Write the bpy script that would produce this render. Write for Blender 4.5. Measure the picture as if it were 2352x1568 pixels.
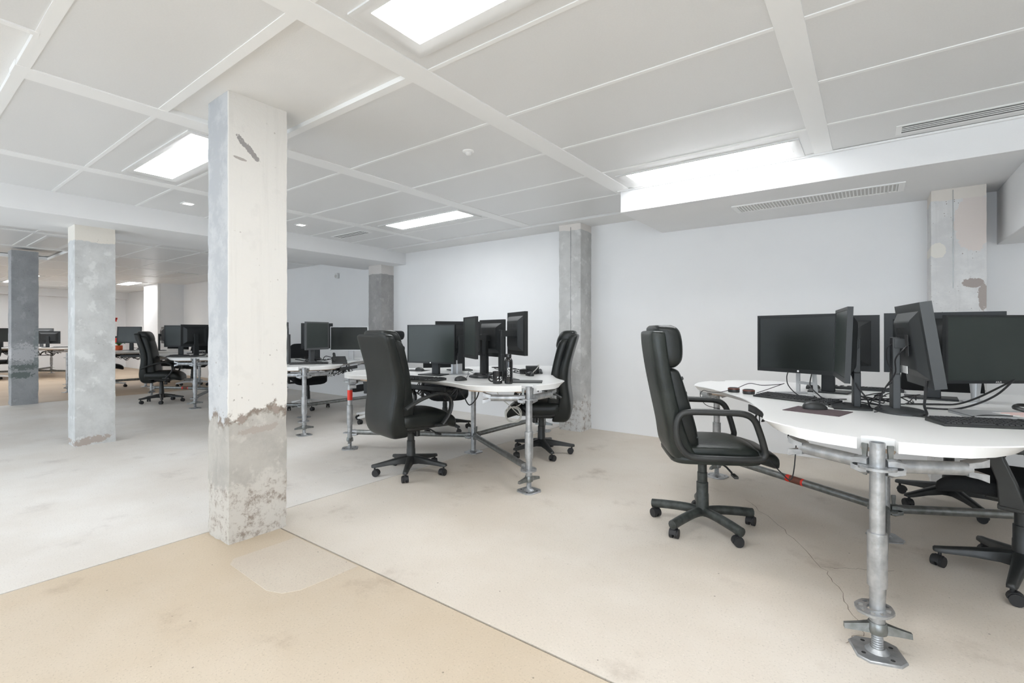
import bpy, bmesh, math, random
from mathutils import Vector, Matrix
random.seed(7)
PI = math.pi
R = math.radians
scn = bpy.context.scene
COL = scn.collection
for o in list(bpy.data.objects):
    bpy.data.objects.remove(o)

# ------------------------------------------------------------------ camera
CAM_H = 1.18
cam_d = bpy.data.cameras.new('camera')
cam = bpy.data.objects.new('camera', cam_d)
COL.objects.link(cam)
cam.location = (0, 0, CAM_H)
cam.rotation_euler = (R(90), 0, R(36.638))
cam_d.sensor_width = 36.0
cam_d.lens = 17.02
cam_d.shift_y = -21.0 / 2352.0
cam_d.clip_start = 0.05
scn.camera = cam

# ------------------------------------------------------------------ world + exposure
wd = bpy.data.worlds.new('sky')
scn.world = wd
wd.use_nodes = True
bg = wd.node_tree.nodes['Background']
bg.inputs[0].default_value = (0.79, 0.895, 1.0, 1)
bg.inputs[1].default_value = 3.7
scn.view_settings.view_transform = 'Standard'
scn.view_settings.look = 'None'
scn.view_settings.gamma = 1.0
scn.view_settings.use_curve_mapping = False
scn.view_settings.exposure = 0.82
LAMP_POWER = 10.0          # radiance of the ceiling diffusers
LAMP_COL = (0.95, 0.975, 1.0, 1)

# ------------------------------------------------------------------ materials
MATS = {}
def mat(name, col, rough=0.5, metal=0.0, spec=0.5, noise=None, bump=None, coat=0.0):
    """noise=(scale, amount, colour2), bump=(scale, strength)"""
    m = bpy.data.materials.new(name); m.use_nodes = True
    nt = m.node_tree; N = nt.nodes; L = nt.links
    b = N['Principled BSDF']
    b.inputs['Base Color'].default_value = (*col, 1)
    b.inputs['Roughness'].default_value = rough
    b.inputs['Metallic'].default_value = metal
    b.inputs['Specular IOR Level'].default_value = spec
    if coat: b.inputs['Coat Weight'].default_value = coat
    tc = N.new('ShaderNodeTexCoord')
    if noise:
        n = N.new('ShaderNodeTexNoise'); n.inputs['Scale'].default_value = noise[0]; n.inputs['Detail'].default_value = 5
        L.new(tc.outputs['Object'], n.inputs['Vector'])
        r = N.new('ShaderNodeMapRange'); r.inputs[1].default_value = .35; r.inputs[2].default_value = .65
        r.inputs[3].default_value = 0; r.inputs[4].default_value = noise[1]
        L.new(n.outputs['Fac'], r.inputs[0])
        mx = N.new('ShaderNodeMix'); mx.data_type = 'RGBA'
        mx.inputs[6].default_value = (*col, 1); mx.inputs[7].default_value = (*noise[2], 1)
        L.new(r.outputs[0], mx.inputs[0]); L.new(mx.outputs[2], b.inputs['Base Color'])
    if bump:
        n2 = N.new('ShaderNodeTexNoise'); n2.inputs['Scale'].default_value = bump[0]; n2.inputs['Detail'].default_value = 4
        L.new(tc.outputs['Object'], n2.inputs['Vector'])
        bp = N.new('ShaderNodeBump'); bp.inputs['Strength'].default_value = bump[1]; bp.inputs['Distance'].default_value = .01
        L.new(n2.outputs['Fac'], bp.inputs['Height']); L.new(bp.outputs[0], b.inputs['Normal'])
    MATS[name] = m
    return m

def emit(name, col, s):
    m = bpy.data.materials.new(name); m.use_nodes = True
    b = m.node_tree.nodes['Principled BSDF']
    b.inputs['Base Color'].default_value = (.9, .9, .9, 1)
    b.inputs['Emission Color'].default_value = col
    b.inputs['Emission Strength'].default_value = s
    MATS[name] = m
    return m

mat('wall', (.90, .90, .90), .75, spec=.2, noise=(3, .25, (.85, .85, .855)), bump=(220, .10))
mat('plaster', (.86, .855, .84), .8, spec=.2, noise=(4, .4, (.82, .815, .80)), bump=(160, .10))
mat('panel', (.82, .818, .81), .36, spec=.45, noise=(120, .35, (.77, .768, .76)), bump=(900, .05))
mat('bar', (.94, .94, .93), .45, spec=.4)
mat('lampframe', (.80, .80, .79), .4)
mat('greyslot', (.10, .10, .10), .6)
mat('ventgrey', (.62, .61, .59), .5)
mat('desk', (.86, .855, .84), .28, spec=.5, noise=(2, .4, (.83, .825, .81)))
mat('ply', (.62, .47, .35), .6, noise=(9, .6, (.52, .38, .27)))
mat('galv', (.50, .51, .52), .42, metal=.75, noise=(26, .9, (.33, .34, .35)), bump=(90, .12))
mat('galvdark', (.30, .31, .31), .38, metal=.8, noise=(30, .9, (.20, .21, .20)), bump=(90, .10))
mat('red', (.80, .045, .025), .45)
mat('maroon', (.16, .05, .03), .5)
mat('hole', (.03, .03, .03), .8)
mat('leather', (.011, .013, .012), .36, spec=.38, noise=(7, .5, (.020, .023, .021)), bump=(260, .10))
mat('leatherworn', (.013, .016, .014), .38, spec=.40, noise=(5, .8, (.032, .038, .033)), bump=(40, .16))
mat('fabric', (.014, .015, .016), .85, spec=.25, bump=(700, .3))
mat('plastic', (.020, .021, .021), .42, noise=(12, .6, (.036, .038, .036)))
mat('scuffed', (.022, .025, .023), .45, noise=(30, .7, (.07, .078, .072)))
mat('rubber', (.018, .018, .019), .6)
mat('monitor', (.020, .022, .023), .45, spec=.4)
mat('monitor_mid', (.042, .045, .046), .42)
mat('monitor_grey', (.085, .088, .090), .42)
mat('screen', (.016, .019, .018), .30, spec=.38, noise=(3, .5, (.030, .037, .034)))
mat('screen_light', (.026, .034, .031), .36, spec=.42, noise=(4, .5, (.036, .046, .042)))
mat('silver', (.62, .63, .64), .32, metal=.5)
mat('whiteplastic', (.80, .80, .79), .4)
mat('chrome', (.75, .75, .75), .15, metal=1)
mat('keys', (.028, .029, .030), .5)
mat('cable', (.012, .012, .013), .5)
mat('cable_grey', (.55, .54, .50), .5)
mat('mousepad', (.075, .052, .056), .9, noise=(60, .6, (.11, .075, .08)))
mat('gloss_black', (.010, .010, .011), .12, spec=.6)
mat('print_white', (.88, .88, .87), .5)
mat('paper', (.86, .85, .83), .6)
mat('aluminium', (.55, .56, .57), .4, metal=.4)
mat('orange', (.75, .12, .03), .5)
mat('leaf', (.06, .25, .05), .5)
mat('winframe', (.75, .75, .75), .5)
emit('lamp_on', LAMP_COL, LAMP_POWER)
mat('lamp_off', (.72, .71, .69), .35)
emit('downlight', (1, .97, .92, 1), 2.0)

def glass_mat():
    m = bpy.data.materials.new('pane'); m.use_nodes = True
    nt = m.node_tree; N = nt.nodes; L = nt.links
    for n in list(N):
        if n.type == 'BSDF_PRINCIPLED': N.remove(n)
    t = N.new('ShaderNodeBsdfTransparent'); g = N.new('ShaderNodeBsdfGlossy'); g.inputs['Roughness'].default_value = .02
    mx = N.new('ShaderNodeMixShader'); mx.inputs[0].default_value = .06
    L.new(t.outputs[0], mx.inputs[1]); L.new(g.outputs[0], mx.inputs[2])
    L.new(mx.outputs[0], N['Material Output'].inputs[0])
    MATS['pane'] = m
glass_mat()

class NT:
    """tiny helper for longer node graphs"""
    def __init__(s, name, rough=.8):
        s.m = bpy.data.materials.new(name); s.m.use_nodes = True
        s.N = s.m.node_tree.nodes; s.L = s.m.node_tree.links
        s.b = s.N['Principled BSDF']; s.b.inputs['Roughness'].default_value = rough
        s.b.inputs['Specular IOR Level'].default_value = .25
        s.co = s.N.new('ShaderNodeTexCoord').outputs['Object']
        MATS[name] = s.m
    def map(s, scale=(1, 1, 1), loc=(0, 0, 0), rot=(0, 0, 0)):
        n = s.N.new('ShaderNodeMapping'); n.inputs['Scale'].default_value = scale
        n.inputs['Location'].default_value = loc; n.inputs['Rotation'].default_value = rot
        s.L.new(s.co, n.inputs['Vector']); return n.outputs[0]
    def noise(s, scale, vec=None, detail=6, rough=.6):
        n = s.N.new('ShaderNodeTexNoise'); n.inputs['Scale'].default_value = scale
        n.inputs['Detail'].default_value = detail; n.inputs['Roughness'].default_value = rough
        s.L.new(vec or s.co, n.inputs['Vector']); return n.outputs['Fac']
    def voro(s, scale, vec=None):
        n = s.N.new('ShaderNodeTexVoronoi'); n.inputs['Scale'].default_value = scale
        s.L.new(vec or s.co, n.inputs['Vector']); return n.outputs['Distance']
    def xyz(s, vec=None):
        n = s.N.new('ShaderNodeSeparateXYZ'); s.L.new(vec or s.co, n.inputs[0]); return n.outputs
    def math(s, op, a, b=None, clamp=False):
        n = s.N.new('ShaderNodeMath'); n.operation = op; n.use_clamp = clamp
        for i, v in enumerate((a, b)):
            if v is None: continue
            if isinstance(v, (int, float)): n.inputs[i].default_value = v
            else: s.L.new(v, n.inputs[i])
        return n.outputs[0]
    def step(s, v, lo, hi):
        n = s.N.new('ShaderNodeMapRange'); n.interpolation_type = 'SMOOTHSTEP'
        n.inputs[1].default_value = lo; n.inputs[2].default_value = hi
        s.L.new(v, n.inputs[0]); return n.outputs[0]
    def mix(s, f, a, b):
        n = s.N.new('ShaderNodeMix'); n.data_type = 'RGBA'
        if isinstance(f, (int, float)): n.inputs[0].default_value = f
        else: s.L.new(f, n.inputs[0])
        for i, v in ((6, a), (7, b)):
            if isinstance(v, tuple): n.inputs[i].default_value = (*v, 1)
            else: s.L.new(v, n.inputs[i])
        return n.outputs[2]
    def ramp(s, v, lo, hi, a, b):
        return s.mix(s.step(v, lo, hi), a, b)
    def out(s, col, height=None, strength=.3, dist=.01):
        s.L.new(col, s.b.inputs['Base Color'])
        if height is not None:
            bp = s.N.new('ShaderNodeBump'); bp.inputs['Strength'].default_value = strength
            bp.inputs['Distance'].default_value = dist
            s.L.new(height, bp.inputs['Height']); s.L.new(bp.outputs[0], s.b.inputs['Normal'])

def floor_mat(name, base, dark, pale, stain):
    t = NT(name, .55)
    big = t.noise(.9, detail=5)
    c = t.ramp(big, .35, .68, base, pale)
    mid = t.noise(2.3, detail=8, rough=.65)
    c = t.mix(t.math('MULTIPLY', t.step(mid, .56, .78), stain), c, dark)
    streak = t.noise(2.0, t.map((1.0, 6.0, 1), (3, 1, 0), (0, 0, .6)), detail=8, rough=.75)
    c = t.mix(t.math('MULTIPLY', t.step(streak, .66, .80), .55), c, tuple(q * .55 for q in dark))
    grain = t.noise(120, detail=3)
    c = t.mix(t.math('MULTIPLY', t.step(grain, .56, .72), .60), c, tuple(q * .68 for q in base))
    c = t.mix(t.math('MULTIPLY', t.step(grain, .40, .26), .45), c, tuple(min(1, q * 1.22) for q in pale))
    sp = t.voro(9)
    c = t.mix(t.math('MULTIPLY', t.step(sp, .045, .025), .6), c, tuple(q * .35 for q in dark))
    t.out(c, grain, .12, .004)
floor_mat('floor_back', (.655, .585, .50), (.38, .315, .25), (.72, .66, .585), .70)
floor_mat('floor_front', (.575, .475, .355), (.36, .275, .195), (.63, .54, .43), .75)
floor_mat('floor_left', (.68, .635, .58), (.44, .40, .36), (.76, .73, .69), .6)
floor_mat('floor_tan', (.50, .385, .275), (.34, .25, .17), (.55, .44, .33), .5)
floor_mat('floor_patch', (.60, .52, .43), (.34, .29, .25), (.66, .585, .49), .8)
mat('joint', (.20, .165, .13), .9)

def concrete(name, paint, grey, dark, paint_from=None, patch=None, pits=1.0, streak=.3, cap=None, low=None, side=None):
    """paint_from: height above which paint remains; cap: plaster band (height from, colour); low: rough foot up to z"""
    t = NT(name, .85)
    x, y, z = t.xyz()
    n1 = t.noise(3.2, detail=9, rough=.7)
    n2 = t.noise(9, detail=6)
    fine = t.noise(60, detail=4)
    n3 = t.noise(28, detail=8, rough=.7)
    c = t.ramp(n1, .35, .66, grey, tuple(q * .80 for q in grey))
    c = t.mix(t.math('MULTIPLY', t.step(n2, .56, .66), .6), c, tuple(min(1, q * 1.22) for q in grey))
    st = t.noise(14, t.map((1, 1, .05)), detail=6, rough=.7)
    c = t.mix(t.math('MULTIPLY', t.step(st, .5, .75), streak), c, tuple(q * .75 for q in grey))
    if low:
        m = t.step(t.math('ADD', z, t.math('MULTIPLY', t.math('SUBTRACT', n1, .5), .7)), low + .04, low - .02)
        lowc = t.ramp(t.noise(16, detail=10, rough=.8), .36, .52, tuple(q * 1.15 for q in dark), tuple(q * 1.16 for q in grey))
        c = t.mix(m, c, lowc)
    if paint_from is not None:
        zz = t.math('ADD', z, t.math('MULTIPLY', t.math('SUBTRACT', n1, .5), .55))
        edge = t.step(zz, paint_from - .012, paint_from + .012)
        pc = t.mix(t.math('MULTIPLY', t.step(st, .52, .72), streak), paint, tuple(q * .86 for q in paint))
        pc = t.mix(t.math('MULTIPLY', t.step(n2, .60, .70), .35), pc, tuple(q * .90 for q in paint))
        if side is not None:      # other faces: shade painted in as a cooler grey, over barer concrete
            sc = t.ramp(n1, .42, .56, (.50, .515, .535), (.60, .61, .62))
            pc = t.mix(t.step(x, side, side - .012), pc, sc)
        rim = t.math('MULTIPLY', t.step(zz, paint_from - .05, paint_from), t.step(zz, paint_from + .05, paint_from + .01))
        c = t.mix(edge, c, pc)
        c = t.mix(t.math('MULTIPLY', rim, t.step(n2, .46, .52)), c, dark)
    if patch:
        for (py, pz, ry, rz, rot, colr) in patch:
            dy = t.math('SUBTRACT', y, py); dz = t.math('SUBTRACT', z, pz)
            a = t.math('ADD', t.math('MULTIPLY', dy, math.cos(rot)), t.math('MULTIPLY', dz, math.sin(rot)))
            b = t.math('SUBTRACT', t.math('MULTIPLY', dz, math.cos(rot)), t.math('MULTIPLY', dy, math.sin(rot)))
            d = t.math('ADD', t.math('POWER', t.math('DIVIDE', a, ry), 2.0), t.math('POWER', t.math('DIVIDE', b, rz), 2.0))
            d = t.math('ADD', d, t.math('ADD', t.math('MULTIPLY', t.math('SUBTRACT', n2, .5), 3.0), t.math('MULTIPLY', t.math('SUBTRACT', n3, .5), 6.0)))
            k = t.step(d, 1.05, .9)
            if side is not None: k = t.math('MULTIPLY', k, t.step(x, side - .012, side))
            c = t.mix(k, c, colr)
    if cap:
        zc = t.math('ADD', z, t.math('MULTIPLY', t.math('SUBTRACT', n1, .5), .12))
        c = t.mix(t.step(zc, cap[0] - .006, cap[0] + .006), c, cap[1])
    sp = t.math('ADD', t.voro(26), t.math('MULTIPLY', t.math('SUBTRACT', fine, .5), .55))
    gate = t.step(n1, .50, .62)
    c = t.mix(t.math('MULTIPLY', t.math('MULTIPLY', t.step(sp, .16, .08), gate), pits), c, dark)
    h = t.math('ADD', t.math('MULTIPLY', n2, .8), t.math('MULTIPLY', fine, .4))
    t.out(c, h, .35, .012)
CREAM = (.80, .775, .735)
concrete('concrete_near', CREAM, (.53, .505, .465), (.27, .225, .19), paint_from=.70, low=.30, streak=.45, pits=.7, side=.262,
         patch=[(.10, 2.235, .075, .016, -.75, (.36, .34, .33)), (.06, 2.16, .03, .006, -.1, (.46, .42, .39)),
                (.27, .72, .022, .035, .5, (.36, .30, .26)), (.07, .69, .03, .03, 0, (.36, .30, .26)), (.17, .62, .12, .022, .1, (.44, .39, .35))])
concrete('concrete_pale', (.70, .69, .67), (.66, .665, .655), (.36, .35, .33), streak=.10, pits=.8, cap=(2.13, (.80, .76, .69)),
         patch=[(.12, .05, .16, .035, .1, (.45, .39, .35))])
concrete('concrete_dark', (.56, .56, .56), (.42, .43, .44), (.16, .19, .19), streak=.3, pits=1.0, low=None,
         patch=[(.2, .62, .24, .05, .1, (.19, .22, .21)), (.1, .48, .15, .05, 0, (.19, .22, .21)), (.30, .9, .05, .3, 0, (.30, .33, .33)),
                (.13, .85, .17, .16, .2, (.60, .60, .61))])
concrete('concrete_wall', (.70, .68, .66), (.60, .595, .58), (.25, .20, .17), streak=.35, pits=1.0, low=.36, cap=(2.40, (.76, .72, .68)))
concrete('concrete_far', (.70, .68, .66), (.42, .41, .40), (.22, .20, .19), streak=.4, pits=.8, cap=(2.14, (.70, .67, .64)))

def column_right_mat():
    t = NT('concrete_stained', .85)
    x, y, z = t.xyz()
    n1 = t.noise(4, detail=9, rough=.7); n2 = t.noise(11, detail=6)
    c = t.ramp(n1, .38, .62, (.66, .655, .65), (.76, .755, .745))
    st = t.noise(20, t.map((1, 1, .06)), detail=6)
    c = t.mix(t.math('MULTIPLY', t.step(st, .5, .7), .3), c, (.56, .555, .55))
    sp = t.math('ADD', t.voro(45), t.math('MULTIPLY', t.math('SUBTRACT', t.noise(90), .5), .5)); c = t.mix(t.math('MULTIPLY', t.step(sp, .17, .10), t.step(n1, .46, .56)), c, (.24, .20, .17))
    n3 = t.noise(34, detail=8, rough=.7)
    def blob(px, pz, rx, rz, col, amp=1.2):
        nonlocal c
        d = t.math('ADD', t.math('POWER', t.math('DIVIDE', t.math('SUBTRACT', x, px), rx), 2.0),
                   t.math('POWER', t.math('DIVIDE', t.math('SUBTRACT', z, pz), rz), 2.0))
        d = t.math('ADD', d, t.math('ADD', t.math('MULTIPLY', t.math('SUBTRACT', n2, .5), amp * 1.5), t.math('MULTIPLY', t.math('SUBTRACT', n3, .5), amp * 2.4)))
        c = t.mix(t.step(d, 1.03, .95), c, col)
    blob(.25, 2.02, .115, .22, (.74, .67, .63), .5)
    blob(.04, 1.82, .05, .06, (.80, .77, .71), .4)
    blob(.245, 1.555, .065, .035, (.40, .35, .325), .9)
    blob(.30, 1.45, .03, .10, (.42, .37, .34), .9)
    c = t.mix(t.step(t.math('ADD', z, t.math('MULTIPLY', n2, .05)), 2.225, 2.235), c, (.77, .72, .66))
    t.out(c, n2, .3, .01)
column_right_mat()

# ------------------------------------------------------------------ mesh helpers
def V(*a): return Vector(a)
class MB:
    def __init__(s): s.v = []; s.f = []
    def add(s, vs, fs):
        o = len(s.v); s.v += [tuple(v) for v in vs]; s.f += [tuple(i + o for i in f) for f in fs]; return s
    def box(s, c, d, M=None):
        x, y, z = (q / 2 for q in d)
        vs = [Vector((sx * x, sy * y, sz * z)) for sz in (-1, 1) for sy in (-1, 1) for sx in (-1, 1)]
        if M is not None: vs = [M @ v for v in vs]
        vs = [v + Vector(c) for v in vs]
        return s.add(vs, [(0, 2, 3, 1), (4, 5, 7, 6), (0, 1, 5, 4), (2, 6, 7, 3), (0, 4, 6, 2), (1, 3, 7, 5)])
    def bx(s, x0, x1, y0, y1, z0, z1):
        return s.box(((x0 + x1) / 2, (y0 + y1) / 2, (z0 + z1) / 2), (x1 - x0, y1 - y0, z1 - z0))
    def loft(s, rings, caps=True, closed=False):
        n = len(rings[0]); vs = [p for r in rings for p in r]; fs = []
        k = len(rings)
        for i in range(k if closed else k - 1):
            a, b = i * n, ((i + 1) % k) * n
            for j in range(n):
                j2 = (j + 1) % n
                fs.append((a + j, a + j2, b + j2, b + j))
        if caps and not closed:
            fs.append(tuple(range(n - 1, -1, -1))); fs.append(tuple((k - 1) * n + j for j in range(n)))
        return s.add(vs, fs)
    def prism(s, pts, z0, z1, pts0=None):
        a = [(p[0], p[1], z0) for p in (pts0 or pts)]; b = [(p[0], p[1], z1) for p in pts]
        return s.loft([a, b])
    def cyl(s, p0, p1, r0, r1=None, n=14, caps=True):
        p0, p1 = Vector(p0), Vector(p1); r1 = r0 if r1 is None else r1
        q = (p1 - p0).to_track_quat('Z', 'Y')
        ring = lambda p, r: [p + q @ Vector((r * math.cos(2 * PI * i / n), r * math.sin(2 * PI * i / n), 0)) for i in range(n)]
        return s.loft([ring(p0, r0), ring(p1, r1)], caps)
    def tube(s, pts, ra, rb=None, n=8, closed=False, up=None):
        pts = [Vector(p) for p in pts]; k = len(pts); rings = []
        prev = None
        for i, p in enumerate(pts):
            if closed: t = pts[(i + 1) % k] - pts[i - 1]
            else: t = pts[min(i + 1, k - 1)] - pts[max(i - 1, 0)]
            t = t.normalized() if t.length > 1e-9 else Vector((0, 0, 1))
            if up is not None: b = Vector(up)
            elif prev is None: b = t.orthogonal()
            else: b = prev
            nrm = b.cross(t)
            nrm = nrm.normalized() if nrm.length > 1e-6 else t.orthogonal().normalized()
            b = t.cross(nrm).normalized(); prev = b
            A = ra[i] if isinstance(ra, (list, tuple)) else ra
            B = A if rb is None else (rb[i] if isinstance(rb, (list, tuple)) else rb)
            rings.append([p + nrm * (A * math.cos(2 * PI * j / n)) + b * (B * math.sin(2 * PI * j / n)) for j in range(n)])
        return s.loft(rings, True, closed)
    def lathe(s, prof, n=20, c=(0, 0, 0)):
        rings = [[(c[0] + r * math.cos(2 * PI * i / n), c[1] + r * math.sin(2 * PI * i / n), c[2] + z) for i in range(n)] for r, z in prof]
        return s.loft(rings)
    def sq(s, c, d, e1=.35, e2=.35, nu=24, nv=12, fn=None):
        """superellipsoid cushion, d = half sizes"""
        f = lambda w, e: math.copysign(abs(w) ** e, w)
        rings = []
        for i in range(nv + 1):
            ph = -PI / 2 + PI * i / nv
            ph = max(-PI / 2 + .06, min(PI / 2 - .06, ph))
            ring = []
            for j in range(nu):
                th = 2 * PI * j / nu
                p = Vector((d[0] * f(math.cos(ph), e1) * f(math.cos(th), e2), d[1] * f(math.cos(ph), e1) * f(math.sin(th), e2), d[2] * f(math.sin(ph), e1)))
                p += Vector(c)
                if fn: p = Vector(fn(p))
                ring.append(p)
            rings.append(ring)
        return s.loft(rings)

def smooth(pts, k=5, closed=False):
    pts = [Vector(p) for p in pts]; n = len(pts); out = []
    seg = n if closed else n - 1
    for i in range(seg):
        if closed: p0, p1, p2, p3 = pts[i - 1], pts[i], pts[(i + 1) % n], pts[(i + 2) % n]
        else: p0, p1, p2, p3 = pts[max(i - 1, 0)], pts[i], pts[i + 1], pts[min(i + 2, n - 1)]
        for j in range(k):
            t = j / k
            out.append(.5 * ((2 * p1) + (p2 - p0) * t + (2 * p0 - 5 * p1 + 4 * p2 - p3) * t * t + (3 * p1 - p0 - 3 * p2 + p3) * t ** 3))
    if not closed: out.append(pts[-1])
    return out

def obj(name, mb, m, parent=None, loc=(0, 0, 0), rot=(0, 0, 0), bevel=0, ang=40, stuff=False):
    me = bpy.data.meshes.new(name)
    me.from_pydata(mb.v, [], mb.f)
    bm = bmesh.new(); bm.from_mesh(me); bmesh.ops.recalc_face_normals(bm, faces=bm.faces); bm.to_mesh(me); bm.free()
    for p in me.polygons: p.use_smooth = True
    me.set_sharp_from_angle(angle=R(ang))
    me.materials.append(MATS[m])
    o = bpy.data.objects.new(name, me); COL.objects.link(o)
    o.location = loc; o.rotation_euler = rot
    if parent: o.parent = parent
    if bevel:
        b = o.modifiers.new('bevel', 'BEVEL'); b.width = bevel; b.segments = 2; b.limit_method = 'ANGLE'; b.angle_limit = R(40)
        b.harden_normals = False
    if stuff: o['kind'] = 'stuff'
    return o
def tag(o, label, cat, group=None):
    o['label'] = label; o['category'] = cat
    if group: o['group'] = group
    return o
def thing(name, label, cat, loc=(0, 0, 0), rz=0, group=None):
    o = bpy.data.objects.new(name, None); COL.objects.link(o); o.empty_display_size = .1
    o.location = loc; o.rotation_euler = (0, 0, R(rz))
    return tag(o, label, cat, group)
def struct(name, mb, m, label=None, parent=None, bevel=0):
    o = obj(name, mb, m, parent, bevel=bevel)
    if not parent:
        o['kind'] = 'structure'
        if label: o['label'] = label
    return o
def dup(root, label, loc, rz, group=None):
    r = root.copy(); COL.objects.link(r); r.location = (loc[0], loc[1], loc[2] if len(loc) > 2 else 0); r.rotation_euler = (0, 0, R(rz)); r['label'] = label
    if group: r['group'] = group
    for ch in list(root.children):
        c = ch.copy(); COL.objects.link(c); c.parent = r
        for g in list(ch.children):
            d = g.copy(); COL.objects.link(d); d.parent = c
    return r
def polar(r, a): return (r * math.cos(R(a)), r * math.sin(R(a)))

# ------------------------------------------------------------------ room shell
X0, X1, Y0, Y1, ZC = -20.3, 3.2, -2.6, 5.35, 2.5
JX, JY = -3.15, 1.51
fl = struct('floor', MB().bx(X0, X1, Y0, Y1, -.12, -.012), 'joint', 'sand coloured concrete floor with saw-cut joints')
g = .005
obj('floor_slab', MB().bx(-11.22 + g, JX - g, Y0, Y1, -.012, 0), 'floor_left', fl)
obj('floor_slab', MB().bx(X0, -11.22 - g, Y0, Y1, -.012, 0), 'floor_tan', fl)
obj('floor_slab', MB().bx(JX + g, X1, JY + g, Y1, -.012, 0), 'floor_back', fl)
obj('floor_slab', MB().bx(JX + g, X1, Y0, JY - g, -.012, 0), 'floor_front', fl)
pt = [(-2.66, 1.497), (-2.08, 1.497), (-2.10, 1.20), (-2.14, 1.135), (-2.22, 1.105), (-2.62, 1.12), (-2.67, 1.16)]
obj('floor_patch', MB().prism(pt, -.004, .0016), 'floor_patch', fl, bevel=.0012)

def ribbon(pts, w, z=.0006):
    v, f = [], []
    for i, p in enumerate(pts):
        q = Vector(pts[min(i + 1, len(pts) - 1)]) - Vector(pts[max(i - 1, 0)]); q = Vector((-q.y, q.x)).normalized() * w * (.5 + .5 * ((i * 7) % 5) / 4)
        v += [(p[0] - q.x, p[1] - q.y, z), (p[0] + q.x, p[1] + q.y, z)]
        if i: f.append((2 * i - 2, 2 * i - 1, 2 * i + 1, 2 * i))
    return MB().add(v, f)
rc = random.Random(5)
for path in ([(-.72, 3.72), (-.42, 3.30), (-.20, 2.88), (-.10, 2.62), (-.03, 2.36), (-.08, 2.20)], [(-.20, 2.88), (-.02, 2.98), (.10, 3.05)]):
    pp = []
    for (a, b) in zip(path, path[1:]):
        for k in range(7): pp.append((a[0] + (b[0] - a[0]) * k / 7 + rc.uniform(-.012, .012), a[1] + (b[1] - a[1]) * k / 7 + rc.uniform(-.012, .012)))
    obj('floor_crack', ribbon(pp, .0016), 'joint', fl)
struct('wall_back', MB().bx(X0, X1, Y1, Y1 + .15, -.12, 2.75), 'wall', 'long white plastered back wall behind the desks')
struct('wall_left', MB().bx(X0 - .15, X0, Y0, Y1 + .15, -.12, 2.75), 'wall', 'far white end wall beyond the pillars')
struct('wall_right', MB().bx(X1, X1 + .15, Y0, Y1 + .15, -.12, 2.75), 'wall', 'white side wall')
# unseen front wall; windows on the left, the right one added as fill
wins = [(-12.2, -9.5), (-6.9, -4.4), (-1.0, 2.9)]
wz0, wz1 = .45, 2.35
mb = MB().bx(X0, X1, Y0 - .2, Y0, -.12, wz0).bx(X0, X1, Y0 - .2, Y0, wz1, 2.75)
xs = X0
for a, b in wins:
    mb.bx(xs, a, Y0 - .2, Y0, wz0, wz1); xs = b
mb.bx(xs, X1, Y0 - .2, Y0, wz0, wz1)
struct('wall_front', mb, 'wall', 'white outer wall with a band of unseen daylight windows')
for i, (a, b) in enumerate(wins):
    fr = MB()
    yc = Y0 - .12
    for x in (a, (a + b) / 2, b):
        fr.bx(x - .03, x + .03, yc - .03, yc + .03, wz0, wz1)
    fr.bx(a, b, yc - .03, yc + .03, wz0, wz0 + .06).bx(a, b, yc - .03, yc + .03, wz1 - .06, wz1)
    w = struct('window_%d' % (i + 1), fr, 'winframe', 'tall white framed window in the outer wall, unseen and placed for daylight')
    for k in (0, 1):
        p0 = a + .03 + k * (b - a) / 2
        obj('pane', MB().bx(p0, p0 + (b - a) / 2 - .06, yc - .004, yc + .004, wz0 + .06, wz1 - .06), 'pane', w)
    ld = bpy.data.lights.new('window_portal', 'AREA'); ld.shape = 'RECTANGLE'; ld.size = b - a; ld.size_y = wz1 - wz0
    ld.cycles.is_portal = True
    lo = bpy.data.objects.new('window_portal', ld); COL.objects.link(lo)
    lo.location = ((a + b) / 2, Y0 - .02, (wz0 + wz1) / 2); lo.rotation_euler = (R(90), 0, 0)

# ceiling: slab above, panels, bars
ce = struct('ceiling', MB().bx(X0, X1, Y0, Y1, 2.56, 2.75), 'plaster', 'suspended ceiling of grey metal panels and white bars')
BARS = [(-.285, .115), (-1.865, .15), (-3.45, .15), (-5.09, .12)]
YB = [-2.6, -2.15, -1.5, -.85, -.20, .48, 1.07, 1.71, 2.365, 3.015, 3.665, 4.315, 4.95]
def is_lamp(xa, xb, ya, yb): return any(xa < lx < xb and ya < ly < yb for lx, ly in LAMPS)
LAMPS_ON = [(-1.07, 1.40), (-4.25, 1.47), (-1.07, 4.0), (-4.24, 4.02), (-1.07, -1.2), (-4.24, -1.2), (.555, 1.4), (.555, -1.2),
            (-16.16, 4.356), (-17.78, 2.369), (-16.16, .381), (-17.78, .381), (-16.16, 2.369), (-14.54, -.944), (-14.54, 1.044), (-17.78, 3.694)]  # far-zone lamps after the first: unseen, added to brighten that zone
LAMPS_OFF = [(-12.92, 4.356), (-9.68, 1.706)]
LAMPS = LAMPS_ON + LAMPS_OFF
LW, LD = 1.34, .40     # lamp frame outer size
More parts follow.
